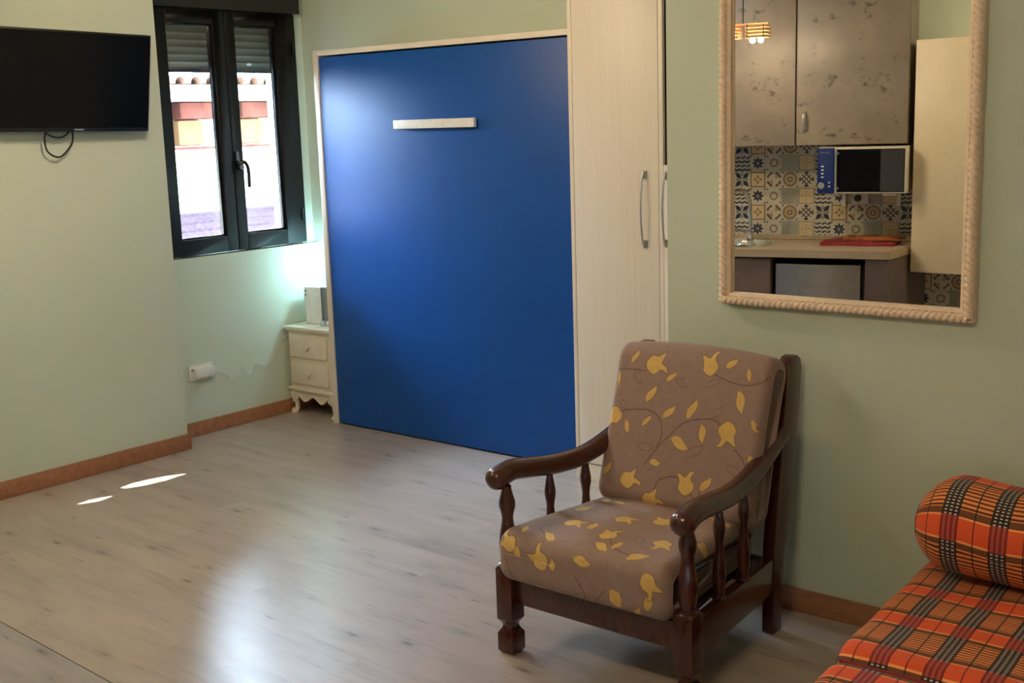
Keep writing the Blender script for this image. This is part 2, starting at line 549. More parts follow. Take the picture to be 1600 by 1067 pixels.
# roller shutter box and lowered slats outside the panes
b = B(); b.box(-5.60, XFRM + 0.03, 3.685, 4.674, 2.238, 2.48)
b.build('shutter_box', 'graphite_gloss', win, bevel=0.004)
prof = []
for i in range(8):
    z0 = 2.24 - (i + 1) * 0.038
    b = B(); pts = []
    for j in range(6):
        t = j / 5; pts.append((-5.502 - 0.005 * math.sin(math.pi * t), z0 + 0.0405 * t))
    for j in range(5, -1, -1):
        t = j / 5; pts.append((-5.494 - 0.005 * math.sin(math.pi * t) + 0.003 * t, z0 + 0.0405 * t))
    o = len(b.v)
    n = len(pts)
    b.add([(x, 3.69, z) for x, z in pts] + [(x, 4.64, z) for x, z in pts], [tuple(range(n)), tuple(range(2 * n - 1, n - 1, -1))] + [(i_, n + i_, n + (i_ + 1) % n, (i_ + 1) % n) for i_ in range(n)])
    b.build('shutter_slat', 'shutter_grey', win, smooth=True)
b = B(); b.box(-5.508, -5.490, 3.69, 4.64, 1.922, 1.937); b.build('shutter_end_bar', 'graphite', win)
B().box(-5.508, -5.4905, 4.41, 4.44, 1.962, 1.975).build('shutter_stop', 'white_plastic', win)
B().box(-5.74, XFRM - 0.086, 3.69, 4.66, 0.93, 0.965).build('outer_sill', 'facade', win)
for y in (3.688, 4.652): B().box(-5.53, -5.47, y - 0.018, y + 0.012, 0.966, 2.24).build('shutter_rail', 'graphite', win)

# ------------------------------------------------------------------ house across the street
hs = thing('exterior_house', 'sunlit white house front with tiled eaves seen through window', 'building', (-7.4, 5.7, 0))
B().box(-0.3, 0, -4, 5, -3.5, 1.90).build('wall', 'facade', hs)
b = B(); b.box(-0.3, 0.03, -4, 5, 1.483, 1.50); b.build('cornice', 'rafter_brown', hs)
b = B(); b.box(-0.3, 0.36, -4, 5, 1.82, 1.925); b.build('eave_board', 'facade', hs)
for i in range(-5, 8):
    y = -0.109 + i * 0.542
    r = B().box(-0.2, 0.12, y - 0.36, y, 1.695, 1.818).build('rafter', 'rafter_brown', hs, bevel=0.03)
    B().box(-0.2, 0.08, y - 0.36, y - 0.135, 1.51, 1.694).build('corbel', 'corbel_orange', hs, bevel=0.03)
for i in range(22):
    y = -1.4 + i * 0.125
    pr = []
    for j in range(9):
        t = math.pi * j / 8
        pr.append((y + 0.055 * math.cos(t), 1.93 + 0.062 * math.sin(t)))
    for j in range(8, -1, -1):
        t = math.pi * j / 8
        pr.append((y + 0.042 * math.cos(t), 1.93 + 0.048 * math.sin(t)))
    B().prism(pr, -0.5, 0.40, 'x').build('roof_tile', 'terracotta', hs, smooth=True)
rf = thing('exterior_roof', 'low grey tiled roof just below the window', 'roof', (-7.0, 5.7, 0))
b = B()
b.add([(-0.4, -2.5, 1.02), (0.55, -2.5, 0.70), (0.55, 2.5, 0.70), (-0.4, 2.5, 1.02), (-0.4, -2.5, 0.94), (0.55, -2.5, 0.62), (0.55, 2.5, 0.62), (-0.4, 2.5, 0.94)],
      [(0, 1, 2, 3), (7, 6, 5, 4), (0, 4, 5, 1), (1, 5, 6, 2), (2, 6, 7, 3), (3, 7, 4, 0)])
b.build('roof_slab', 'slate', rf)
for i in range(7):
    x = -0.38 + i * 0.13; z = 1.02 - (x + 0.4) * 0.337
    b = B(); b.box(x, x + 0.02, -2.5, 2.5, z - 0.01, z + 0.018); b.build('tile_course', 'slate', rf, bevel=0.004)
B().tube([(0.12, -2.5, 0.86), (0.12, 2.5, 0.86)], 0.02, 8).build('gutter', 'white_plastic', rf, smooth=True)

# ------------------------------------------------------------------ television
tv = thing('television', 'black flat television tilted down on the left wall', 'television', (-5.05, 3.07, 1.85))
tv.rotation_euler = (R(-1.2), R(9.0), 0)
TW, TH = 0.80, 0.447
b = B(); b.box(-0.034, 0.0, -TW / 2, TW / 2, -TH / 2, TH / 2); b.box(-0.060, -0.03, -0.25, 0.25, -0.16, 0.14)
b.build('housing', 'black_plastic', tv, bevel=0.004)
B().box(0.0, 0.0015, -TW / 2 + 0.008, TW / 2 - 0.008, -TH / 2 + 0.018, TH / 2 - 0.008).build('screen', 'tv_screen', tv)
lo = B(); lo.box(0.0, 0.0022, 0.006, 0.054, -TH / 2 + 0.006, -TH / 2 + 0.0135)
lg = lo.build('logo_plate', 'silver', tv); lg['label'] = 'tiny silver maker plate under the screen'
b = B(); b.box(-0.115, -0.055, -0.06, 0.06, -0.06, 0.06)
b.build('wall_bracket', 'black_plastic', tv)
b = B()
b.tube(smooth_path([(-0.03, 0.010, -0.20), (-0.03, 0.018, -0.26), (-0.03, 0.002, -0.30), (-0.03, -0.048, -0.342), (-0.03, -0.105, -0.318), (-0.03, -0.122, -0.26), (-0.03, -0.110, -0.20)], 8), 0.0042, 8)
b.build('cable', 'black_rubber', tv, smooth=True)
b = B()
b.tube(smooth_path([(-0.035, -0.135, -0.20), (-0.035, -0.105, -0.238), (-0.035, -0.055, -0.254), (-0.035, -0.015, -0.243), (-0.035, 0.025, -0.20)], 8), 0.0042, 8)
b.build('cable', 'black_rubber', tv, smooth=True)

# ------------------------------------------------------------------ wall bed
bed = thing('wall_bed', 'folded-up wall bed with bright blue front and white frame', 'bed', (-4.09, 4.395, 0))
X0, X1 = -4.93 + 4.09, -3.20 + 4.09
B().box(X0, X0 + 0.034, 0, 0.34, 0.001, 2.007).build('side_panel', 'white_ash', bed, bevel=0.001)
B().box(X1 - 0.034, X1, 0, 0.34, 0.001, 2.007).build('side_panel', 'white_ash', bed, bevel=0.001)
B().box(X0 + 0.035, X1 - 0.035, 0, 0.34, 1.981, 2.007).build('top_panel', 'white_ash_h', bed, bevel=0.001)
B().box(X0 + 0.035, X1 - 0.035, 0.31, 0.33, 0.02, 1.98).build('back_board', 'dark_gap', bed)
B().box(X0 + 0.037, X1 - 0.037, 0.006, 0.028, 0.010, 1.972).build('front_panel', 'blue_laminate', bed, bevel=0.0015)
b = B(); b.box(-4.337 + 4.09, -3.804 + 4.09, -0.026, -0.006, 1.594, 1.637)
b.box(-4.25 + 4.09, -4.22 + 4.09, -0.008, 0.006, 1.605, 1.625).box(-3.92 + 4.09, -3.89 + 4.09, -0.008, 0.006, 1.605, 1.625)
b.build('pull_handle', 'white_plastic', bed, bevel=0.002)

# ------------------------------------------------------------------ wardrobe
wd = thing('wardrobe', 'tall white wood-grain wardrobe beside the blue wall bed', 'wardrobe', (-2.70, 4.295, 0))
L0 = -3.192 + 2.70; RW = -2.20 + 2.70
HT = 2.42
B().box(L0, L0 + 0.020, 0.0, 0.44, 0.001, HT).build('side_panel', 'white_ash', wd, bevel=0.001)
B().box(RW - 0.02, RW, 0.0, 0.44, 0.001, HT).build('side_panel', 'white_ash', wd)
B().box(L0 + 0.021, RW - 0.021, 0.42, 0.44, 0.001, HT).build('back_board', 'dark_gap', wd)
B().box(L0 + 0.021, RW - 0.021, 0.022, 0.42, HT - 0.02, HT).build('top_panel', 'white_ash_h', wd)
B().box(L0 + 0.021, RW - 0.021, 0.022, 0.42, 0.085, 0.10).build('bottom_panel', 'white_ash_h', wd)
B().box(L0 + 0.021, RW - 0.021, 0.004, 0.02, 0.001, 0.076).build('plinth', 'white_ash_h', wd)
def bow_handle(x, z0, z1, parent):
    b = B()
    b.box(x - 0.007, x + 0.007, -0.014, 0.0, z0, z0 + 0.032).box(x - 0.007, x + 0.007, -0.014, 0.0, z1 - 0.032, z1)
    zm = (z0 + z1) / 2
    pts = smooth_path([(x - 0.002, -0.014, z0 + 0.005), (x - 0.004, -0.026, z0 + 0.05), (x - 0.005, -0.034, zm), (x - 0.004, -0.026, z1 - 0.05), (x - 0.002, -0.014, z1 - 0.005)], 6)
    b.tube(pts, 0.0045, 10, up=(1, 0, 0), flat=0.8)
    return b.build('handle', 'brushed_steel', parent, smooth=True)
d1 = B().box(L0 + 0.0225, -2.737 + 2.70, 0, 0.019, 0.082, HT - 0.003).build('door', 'white_ash', wd, bevel=0.001)
bow_handle(-2.80 + 2.70, 1.073, 1.395, d1)
B().box(-2.734 + 2.70, -2.714 + 2.70, 0, 0.019, 0.082, HT - 0.003).build('stile', 'white_ash', wd, bevel=0.001)
B().box(-2.75 + 2.70, -2.73 + 2.70, 0.02, 0.42, 0.10, HT - 0.02).build('partition', 'dark_gap', wd)
d2 = B().box(-2.7125 + 2.70, RW - 0.022, 0, 0.019, 0.082, 1.418).build('door', 'white_ash', wd, bevel=0.001)
bow_handle(-2.694 + 2.70, 1.08, 1.392, d2)
B().box(-2.692 + 2.70, RW - 0.022, 0, 0.019, 1.42, HT - 0.003).build('door', 'white_ash', wd, bevel=0.001)

# ------------------------------------------------------------------ bedside cabinet
ns = thing('nightstand', 'small antique white nightstand with two heart-knob drawers', 'nightstand', (-5.155, 4.445, 0))
nx = 0.175; nd = 0.285
b = B(); b.box(-nx, nx, 0.0, nd, 0.155, 0.485); b.build('carcass', 'antique_white', ns, bevel=0.003)
b = B(); b.box(-nx - 0.018, nx + 0.018, -0.024, nd, 0.492, 0.510); b.build('top', 'antique_white', ns, bevel=0.006)
b = B(); b.box(-nx - 0.008, nx + 0.008, -0.012, nd, 0.478, 0.493); b.build('cornice', 'antique_white', ns, bevel=0.005)
b = B(); b.box(-nx - 0.014, nx + 0.014, -0.018, nd, 0.138, 0.156); b.build('base_moulding', 'antique_white', ns, bevel=0.006)
pr = [(-nx, 0.138), (-nx, 0.06)]
for i in range(25):
    t = i / 24
    x = -nx + 0.03 + t * (2 * nx - 0.06)
    z = 0.098 + 0.018 * math.cos(4 * math.pi * t) - 0.010 * math.sin(math.pi * t)
    if t < 0.06 or t > 0.94: z = 0.082
    pr.append((x, z))
pr += [(nx, 0.06), (nx, 0.138)]
b = B(); n = len(pr)
b.add([(x, 0.0, z) for x, z in pr] + [(x, 0.018, z) for x, z in pr], [tuple(range(n)), tuple(range(2 * n - 1, n - 1, -1))] + [(i, n + i, n + (i + 1) % n, (i + 1) % n) for i in range(n)])
b.build('apron', 'antique_white', ns)
for z0, z1 in ((0.335, 0.458), (0.180, 0.303)):
    d = B().box(-nx + 0.022, nx - 0.022, -0.014, 0.0, z0, z1).build('drawer', 'antique_white', ns, bevel=0.005)
    b = B(); zc = (z0 + z1) / 2
    hp = []
    for i in range(24):
        t = 2 * math.pi * i / 24
        hp.append((-0.005 + 0.00125 * 16 * math.sin(t) ** 3 * 0.95, zc + 0.00125 * (13 * math.cos(t) - 5 * math.cos(2 * t) - 2 * math.cos(3 * t) - math.cos(4 * t))))
    b.add([(x, -0.034, z) for x, z in hp] + [(x, -0.020, z) for x, z in hp], [tuple(range(24)), tuple(range(47, 23, -1))] + [(i, 24 + i, 24 + (i + 1) % 24, (i + 1) % 24) for i in range(24)])
    b.lathe([(0.006, -0.022), (0.006, -0.012)], 10, (-0.005, 0, zc), 'y')
    b.build('knob', 'antique_white', d, bevel=0.003)
for sx in (-1, 1):
    for y in (0.022, nd - 0.025):
        b = B(); sy = -1 if y < 0.1 else 1
        b.tube(smooth_path([(sx * (nx - 0.018), y, 0.14), (sx * (nx - 0.006), y + sy * 0.010, 0.105), (sx * (nx - 0.016), y + sy * 0.002, 0.06), (sx * (nx - 0.014), y + sy * 0.002, 0.022), (sx * (nx - 0.006), y + sy * 0.012, 0.010), (sx * (nx - 0.006), y + sy * 0.012, 0.001)], 5),
               [0.024, 0.024, 0.025, 0.026, 0.027, 0.026, 0.024, 0.021, 0.018, 0.016, 0.0145, 0.0135, 0.013, 0.013, 0.0135, 0.0145, 0.016, 0.0175, 0.0185, 0.019, 0.0195, 0.02, 0.0205, 0.0205, 0.02, 0.019], 12)
        b.build('leg', 'antique_white', ns, smooth=True)

# white set-top box standing upright
bx = thing('white_console', 'upright white console box standing on the nightstand', 'box', (-5.235, 4.60, 0.5105), R(8))
B().box(-0.056, 0.062, -0.05, 0.06, 0.0, 0.212).build('shell', 'white_plastic', bx, bevel=0.006)
b = B(); b.box(-0.0585, -0.056, -0.05, 0.055, 0.01, 0.20); b.build('front_strip', 'silver', bx)
B().box(-0.0605, -0.0565, -0.044, -0.030, 0.03, 0.05).build('button', 'grey_plastic', bx)
for z in (0.165, 0.188):
    b = B(); b.lathe([(0.006, -0.0015), (0.006, 0.0)], 12, (-0.045, -0.050, z), 'y'); b.build('port', 'grey_plastic', bx)

# silver reading lamp whose head is behind the bed frame
dl = thing('desk_lamp', 'silver lamp on nightstand lighting the wall corner', 'lamp', (-5.12, 4.56, 0.5105))
b = B(); b.lathe([(0.045, 0.0), (0.046, 0.006), (0.036, 0.022), (0.032, 0.028)], 24); b.build('base', 'silver', dl, smooth=True)
b = B(); b.box(-0.036, -0.030, -0.012, 0.012, 0.026, 0.215).box(0.030, 0.036, -0.012, 0.012, 0.026, 0.215).box(-0.036, 0.036, -0.012, 0.012, 0.209, 0.218)
b.build('frame', 'silver', dl, bevel=0.002)
B().box(-0.029, 0.029, -0.005, 0.005, 0.028, 0.208).build('panel', 'grey_plastic', dl)
b = B(); b.tube(smooth_path([(0.05, 0.03, 0.02), (0.055, 0.05, 0.25), (0.055, 0.07, 0.40), (0.04, 0.09, 0.436)], 6), 0.006, 10); b.build('stem', 'silver', dl, smooth=True)
b = B(); b.box(-0.02, 0.10, 0.06, 0.17, 0.436, 0.452); b.build('head', 'silver', dl, bevel=0.005)
B().box(-0.012, 0.09, 0.07, 0.16, 0.432, 0.4355).build('diffuser', 'led', dl)
al = bpy.data.lights.new('desk_lamp_light', 'AREA'); al.shape = 'RECTANGLE'; al.size = 0.05; al.size_y = 0.08
al.energy = 3.0; al.color = (0.46, 0.85, 1.0)
ao = bpy.data.objects.new('desk_lamp_light', al); col.objects.link(ao)
ao.location = (-5.13, 4.66, 0.925); ao.rotation_euler = Vector((-0.85, 0.15, -0.5)).to_track_quat('-Z', 'Y').to_euler()

# wall socket and cable
sk = thing('wall_socket', 'white double wall socket with plug under the window', 'socket', (XR, 3.847, 0.345))
b = B(); b.box(0.0005, 0.010, -0.075, 0.075, -0.042, 0.042); b.build('plate', 'white_plastic', sk, bevel=0.003)
b = B(); b.box(0.010, 0.036, -0.050, 0.072, -0.030, 0.026); b.build('plug', 'white_plastic', sk, bevel=0.006)
b = B(); b.box(0.010, 0.016, -0.062, -0.050, 0.012, 0.020); b.build('switch', 'grey_plastic', sk)
cbp = smooth_path([(XR + 0.02, 3.92, 0.335), (XR + 0.007, 3.99, 0.315), (XR + 0.007, 4.07, 0.26), (XR + 0.007, 4.12, 0.33), (XR + 0.007, 4.17, 0.275), (XR + 0.007, 4.22, 0.325), (XR + 0.007, 4.30, 0.30), (XR + 0.007, 4.36, 0.37), (XR + 0.007, 4.44, 0.44), (XR + 0.010, 4.50, 0.46)], 6)
b = B(); b.tube(cbp, 0.0022, 6, up=(1, 0, 0))
tag(b.build('lamp_cable', 'white_plastic', None, smooth=True), 'thin white cable looping along the wall below the window', 'cable')

# ------------------------------------------------------------------ cushions
def cushion_mesh(name, w_, d_, h_, r, step=0.004, crown=0.02, side_r=None, mat='floral_cloth', parent=None, wob=None, start=0.0, nround=None, print_fn=None, ushift=0.0):
    """soft rounded block, x: -w/2..w/2, y: 0..d, z: 0..h. The section loop (y,z) starts at the front bottom edge,
    runs up the front, back over the top, down the back. uv = (x, distance along the loop)."""
    side_r = side_r or r
    corners = [(r, r, -90, -180), (r, h_ - r, 180, 90), (d_ - r, h_ - r, 90, 0), (d_ - r, r, 0, -90)]
    loop = []
    na = 8
    raw = []
    for cy, cz, a0, a1 in corners:
        for i in range(na + 1):
            a = R(a0 + (a1 - a0) * i / na)
            raw.append((cy + r * math.cos(a), cz + r * math.sin(a)))
    raw.append(raw[0])
    # resample evenly
    seg = [math.dist(raw[i], raw[i + 1]) for i in range(len(raw) - 1)]
    tot = sum(seg); N = max(24, int(tot / step))
    acc = np.concatenate([[0], np.cumsum(seg)])
    sv = np.linspace(0, tot, N, endpoint=False)
    ly = np.interp(sv, acc, [p[0] for p in raw]); lz = np.interp(sv, acc, [p[1] for p in raw])
    cy, cz = d_ / 2, h_ / 2
    xs = []
    nb = 7
    for i in range(nb): xs.append((-w_ / 2 + side_r * (1 - math.cos(R(90) * i / nb)), side_r * (1 - math.sin(R(90) * i / nb))))
    nx_ = int((w_ - 2 * side_r) / step)
    for i in range(nx_ + 1): xs.append((-w_ / 2 + side_r + (w_ - 2 * side_r) * i / nx_, 0.0))
    for i in range(nb - 1, -1, -1): xs.append((w_ / 2 - side_r * (1 - math.cos(R(90) * i / nb)), side_r * (1 - math.sin(R(90) * i / nb))))
    V = np.zeros((len(xs), N, 3)); UV = np.zeros((len(xs), N, 2))
    for i, (x, ins) in enumerate(xs):
        fy = (d_ / 2 - ins) / (d_ / 2); fz = (h_ / 2 - ins) / (h_ / 2)
        bul = 1 - (2 * x / w_) ** 2
        bul = max(bul, 0) ** 0.7
        y = cy + (ly - cy) * fy; z = cz + (lz - cz) * fz
        # crown: top and front swell
        ty = np.clip(1 - ((ly - cy) / (d_ / 2)) ** 2, 0, 1) ** 0.7
        tz = np.clip(1 - ((lz - cz) / (h_ / 2)) ** 2, 0, 1) ** 0.7
        z = z + np.where(lz > cz, crown * bul * ty, 0)
        y = y - np.where(ly < cy, 0.6 * crown * bul * tz, 0)
        V[i, :, 0] = x; V[i, :, 1] = y; V[i, :, 2] = z
        UV[i, :, 0] = x + ushift; UV[i, :, 1] = sv + start
    if wob is not None: V = wob(V)
    nX = len(xs)
    idx = np.arange(nX * N).reshape(nX, N)
    a = idx[:-1, :]; b_ = idx[1:, :]
    q = np.stack([a, b_, np.roll(b_, -1, 1), np.roll(a, -1, 1)], -1).reshape(-1, 4)[:, ::-1]
    faces = [tuple(f) for f in q.tolist()]
    faces.append(tuple(idx[0, :].tolist())[::-1]); faces.append(tuple(idx[-1, :].tolist()))
    faces[-2] = faces[-2][::-1]; faces[-1] = faces[-1][::-1]
    me = bpy.data.meshes.new(name)
    me.from_pydata(V.reshape(-1, 3).tolist(), [], faces)
    uvl = me.uv_layers.new(name='uv')
    li = np.zeros(len(me.loops), dtype=np.int32); me.loops.foreach_get('vertex_index', li)
    flat_uv = UV.reshape(-1, 2).copy()
    luv = flat_uv[li]
    # close the seam of the loop
    col_i = li % N; nq = len(q) * 4
    lq = luv[:nq].reshape(-1, 4, 2); cq = col_i[:nq].reshape(-1, 4)
    wrap = (cq.max(1) == N - 1) & (cq.min(1) == 0)
    fix = wrap[:, None] & (cq == 0)
    lq[..., 1] = np.where(fix, lq[..., 1] + tot, lq[..., 1])
    luv[:nq] = lq.reshape(-1, 2)
    uvl.data.foreach_set('uv', luv.reshape(-1).astype(np.float32))
    if print_fn is not None:
        cols = print_fn(flat_uv[:, 0], flat_uv[:, 1])
        ca_ = me.color_attributes.new('print', 'FLOAT_COLOR', 'POINT')
        ca_.data.foreach_set('color', np.concatenate([cols, np.ones((len(cols), 1))], 1).reshape(-1).astype(np.float32))
    me.materials.append(M[mat])
    me.shade_smooth()
    me.validate()
    o = bpy.data.objects.new(name, me); col.objects.link(o)
    if parent: o.parent = parent
    return o

# woven print: leaves (base, tip, half width), outlined leaves, tulips (base, tip), stems
LEAVES = [(0.059, 0.439, 0.085, 0.483, 0.0084), (0.024, 0.358, 0.014, 0.415, 0.0065), (0.204, 0.393, 0.242, 0.428, 0.0074), (0.138, 0.32, 0.173, 0.38, 0.0111), (0.209, 0.276, 0.254, 0.323, 0.0102), (0.3, 0.285, 0.328, 0.352, 0.0121), (0.069, 0.255, 0.09, 0.213, 0.0093), (0.136, 0.242, 0.167, 0.283, 0.0074), (0.25, 0.22, 0.317, 0.194, 0.0158), (0.355, 0.277, 0.365, 0.218, 0.0121), (0.408, 0.456, 0.443, 0.488, 0.0093), (0.481, 0.466, 0.496, 0.424, 0.0074), (0.464, 0.394, 0.487, 0.325, 0.0139), (0.517, 0.313, 0.543, 0.276, 0.0084), (0.185, 0.133, 0.226, 0.137, 0.0102), (0.021, 0.067, 0.044, 0.114, 0.0093), (0.378, 0.072, 0.41, 0.122, 0.0111), (0.523, 0.205, 0.539, 0.179, 0.0084)]
OUTL = [(0.076, 0.419, 0.113, 0.373, 0.0093), (0.242, 0.406, 0.286, 0.382, 0.0093), (0.351, 0.393, 0.399, 0.422, 0.0084), (0.035, 0.317, 0.07, 0.289, 0.0074), (0.373, 0.297, 0.424, 0.338, 0.0111), (0.135, 0.174, 0.194, 0.183, 0.0111), (0.316, 0.17, 0.369, 0.213, 0.0111), (0.456, 0.161, 0.511, 0.139, 0.0121)]
TUL = [(0.13, 0.422, 0.181, 0.476), (0.375, 0.439, 0.324, 0.479), (0.041, 0.285, -0.002, 0.23), (0.427, 0.289, 0.474, 0.231), (0.344, 0.06, 0.296, 0.11), (0.101, 0.044, 0.136, 0.101), (0.19, -0.01, 0.22, 0.05)]
STEMS = [[(0.042, 0.28), (0.111, 0.294), (0.162, 0.295), (0.2, 0.272), (0.215, 0.226), (0.201, 0.181)], [(0.167, 0.122), (0.207, 0.182), (0.248, 0.231), (0.29, 0.273), (0.347, 0.291), (0.394, 0.295), (0.419, 0.283)], [(0.376, 0.434), (0.432, 0.417), (0.49, 0.413), (0.537, 0.431), (0.55, 0.458)], [(0.217, 0.055), (0.23, 0.084), (0.271, 0.101), (0.301, 0.101)], [(0.476, 0.216), (0.502, 0.194), (0.522, 0.161)], [(0.344, 0.06), (0.366, 0.038)], [(0.017, 0.415), (0.075, 0.421), (0.121, 0.418)], [(0.378, 0.072), (0.37, 0.03), (0.40, -0.02)]]
def lc(c): return np.array(lin(c)[:3])
GROUND, GOLD, LINE = lc((150, 123, 112)), lc((216, 178, 100)), lc((84, 58, 44))
TSH = np.array([(0, 0), (0.26, 0.03), (0.43, 0.20), (0.46, 0.42), (0.47, 0.56), (0.64, 0.68), (0.90, 0.72), (0.70, 0.90), (0.42, 0.88), (0.26, 0.84), (0.18, 1.02), (0.02, 1.32), (-0.10, 1.02), (-0.20, 0.84), (-0.38, 0.72), (-0.46, 0.5), (-0.42, 0.20), (-0.26, 0.03)])
def sdpoly(px, py, P):
    d = np.full(px.shape, 1e9); ins = np.zeros(px.shape, bool)
    n = len(P)
    for i in range(n):
        ax, ay = P[i]; bx_, by_ = P[(i + 1) % n]
        ex, ey = bx_ - ax, by_ - ay
        t = np.clip(((px - ax) * ex + (py - ay) * ey) / (ex * ex + ey * ey + 1e-12), 0, 1)
        d = np.minimum(d, np.hypot(px - ax - t * ex, py - ay - t * ey))
        c1 = (ay > py) != (by_ > py)
        with np.errstate(divide='ignore', invalid='ignore'):
            xi = ax + (py - ay) * ex / (ey if abs(ey) > 1e-12 else 1e-12)
        ins ^= c1 & (px < xi)
    return np.where(ins, -d, d)
def make_print(leaves, outl, tul, stems):
    def fn(u, v):
        c = np.tile(GROUND, (len(u), 1))
        def over(mask, colr, a=1.0):
            m_ = (mask * a)[:, None]
            c[:] = c * (1 - m_) + colr * m_
        for s_ in stems:
            sp_ = [(p.x, p.y) for p in smooth_path([(a, b, 0) for a, b in s_], 6)]
            d = np.full(u.shape, 1e9)
            for i in range(len(sp_) - 1):
                ax, ay = sp_[i]; ex, ey = sp_[i + 1][0] - ax, sp_[i + 1][1] - ay
                t = np.clip(((u - ax) * ex + (v - ay) * ey) / (ex * ex + ey * ey + 1e-12), 0, 1)
                d = np.minimum(d, np.hypot(u - ax - t * ex, v - ay - t * ey))
            over(np.clip(1.6 - d / 0.0014, 0, 1), LINE, 0.9)
        for lst, fill in ((leaves, True), (outl, False)):
            for x0, y0, x1, y1, hw in lst:
                L = math.hypot(x1 - x0, y1 - y0); dx, dy = (x1 - x0) / L, (y1 - y0) / L
                a = ((u - x0) * dx + (v - y0) * dy) / L; b_ = -(u - x0) * dy + (v - y0) * dx
                b_ = b_ - 0.18 * hw * np.sin(np.clip(a, 0, 1) * 2 * math.pi)
                wd_ = 1.12 * hw * np.clip(np.sin(np.clip(a, 0, 1) ** 0.85 * math.pi), 0, 1) ** 0.85
                sd = np.abs(b_) - wd_
                ok = (a > 0) & (a < 1)
                if fill:
                    over(ok * np.clip(0.5 - sd / 0.0015, 0, 1), GOLD)
                    over(ok * np.clip(1 - np.abs(b_) / 0.0009, 0, 1) * (a < 0.6), LINE, 0.45)
                over(ok * np.clip(1.4 - np.abs(sd) / 0.0010, 0, 1), LINE, 0.85 if fill else 0.8)
        for x0, y0, x1, y1 in tul:
            L = math.hypot(x1 - x0, y1 - y0); dx, dy = (x1 - x0) / L, (y1 - y0) / L
            S = L * 0.86
            P = [(x0 + S * (q[1] * dx + q[0] * dy), y0 + S * (q[1] * dy - q[0] * dx)) for q in TSH]
            P = [(p.x, p.y) for p in smooth_path([(a, b, 0) for a, b in P + [P[0]]], 3)][:-1]
            near = (np.abs(u - x0) < 0.12) & (np.abs(v - y0) < 0.12)
            sd = np.full(u.shape, 1.0)
            if near.any(): sd[near] = sdpoly(u[near], v[near], P)
            over(np.clip(0.5 - sd / 0.0015, 0, 1), GOLD)
            over(np.clip(1.4 - np.abs(sd) / 0.0013, 0, 1), LINE, 0.85)
        return c
    return fn
back_print = make_print(LEAVES, OUTL, TUL, STEMS)

# ------------------------------------------------------------------ armchair
CX, CY = -1.953, 2.667
ch = thing('armchair', 'dark wooden armchair with floral brown cushions', 'armchair', (CX, CY, 0))
# front legs: square block with turned-in neck
for sx in (-1, 1):
    b = B(); x = sx * 0.3165; y = 0.030; hw = 0.0305
    rings = [(0.024, 0.001), (hw, 0.010), (hw, 0.066), (0.020, 0.082), (0.018, 0.090), (0.020, 0.098), (hw, 0.112), (hw, 0.275), (0.026, 0.283), (0.022, 0.286)]
    vs_ = []; fs = []
    for r, z in rings:
        vs_ += [(x - r, y - r, z), (x + r, y - r, z), (x + r, y + r, z), (x - r, y + r, z)]
    for kx in range(len(rings) - 1):
        for i in range(4): fs.append((kx * 4 + i, kx * 4 + (i + 1) % 4, kx * 4 + 4 + (i + 1) % 4, kx * 4 + 4 + i))
    fs.append((3, 2, 1, 0)); o = len(rings) * 4 - 4; fs.append((o, o + 1, o + 2, o + 3))
    b.add(vs_, fs); b.build('leg', 'dark_walnut', ch, bevel=0.003)
def spindle(x, y, z0, z1, k_, tx=0.0, ty=0.0):
    pr = [(0.0, 0.022), (0.008, 0.030), (0.028, 0.031), (0.042, 0.023), (0.06, 0.022), (0.14, 0.026), (0.27, 0.0285), (0.40, 0.025), (0.52, 0.0195), (0.60, 0.0175), (0.66, 0.020), (0.74, 0.0255), (0.80, 0.0255), (0.88, 0.020), (0.95, 0.0155), (1.0, 0.0145)]
    b = B(); b.lathe([(r * k_, z0 + t * (z1 - z0)) for t, r in pr], 18, (x, y, 0))
    return b.build('spindle', 'dark_walnut', ch, smooth=True)
for sx in (-1, 1):
    spindle(sx * 0.3165, 0.030, 0.284, 0.535, 1.0)
    spindle(sx * 0.302, 0.225, 0.252, 0.53, 0.70)
    spindle(sx * 0.287, 0.395, 0.252, 0.532, 0.70)
# rear posts
pf = [(0.598, 0.001), (0.600, 0.28), (0.632, 0.50), (0.655, 0.66), (0.674, 0.80), (0.690, 0.850), (0.712, 0.872), (0.742, 0.876), (0.768, 0.862), (0.776, 0.83), (0.762, 0.70), (0.735, 0.52), (0.700, 0.36), (0.668, 0.24), (0.660, 0.12), (0.654, 0.001)]
for sx in (-1, 1):
    b = B(); b.prism(pf, sx * 0.262 - 0.021, sx * 0.262 + 0.021, 'x')
    b.build('rear_post', 'dark_walnut', ch, bevel=0.006)
# arms
for sx in (-1, 1):
    y0 = -0.055 if sx > 0 else -0.016
    path = smooth_path([(sx * 0.340, y0 - 0.006, 0.550), (sx * 0.338, y0 + 0.026, 0.557), (sx * 0.333, y0 + 0.088, 0.570), (sx * 0.322, 0.14, 0.563), (sx * 0.304, 0.27, 0.548), (sx * 0.288, 0.40, 0.552), (sx * 0.276, 0.53, 0.585), (sx * 0.266, 0.67, 0.640)], 10)
    n = len(path)
    rad = []; run = 0.0; RT = 0.036
    for i in range(n):
        t = i / (n - 1)
        if i: run += (path[i] - path[i - 1]).length
        q = RT - min(run, RT)
        rad.append(max(0.004, math.sqrt(RT * RT - q * q)) - 0.004 * max(0, min(1, (t - 0.1) / 0.3)) - 0.003 * max(0, (t - 0.6) / 0.4))
    b = B(); b.tube(path, rad, 20, flat=1.02); b.build('armrest', 'dark_walnut', ch, smooth=True)
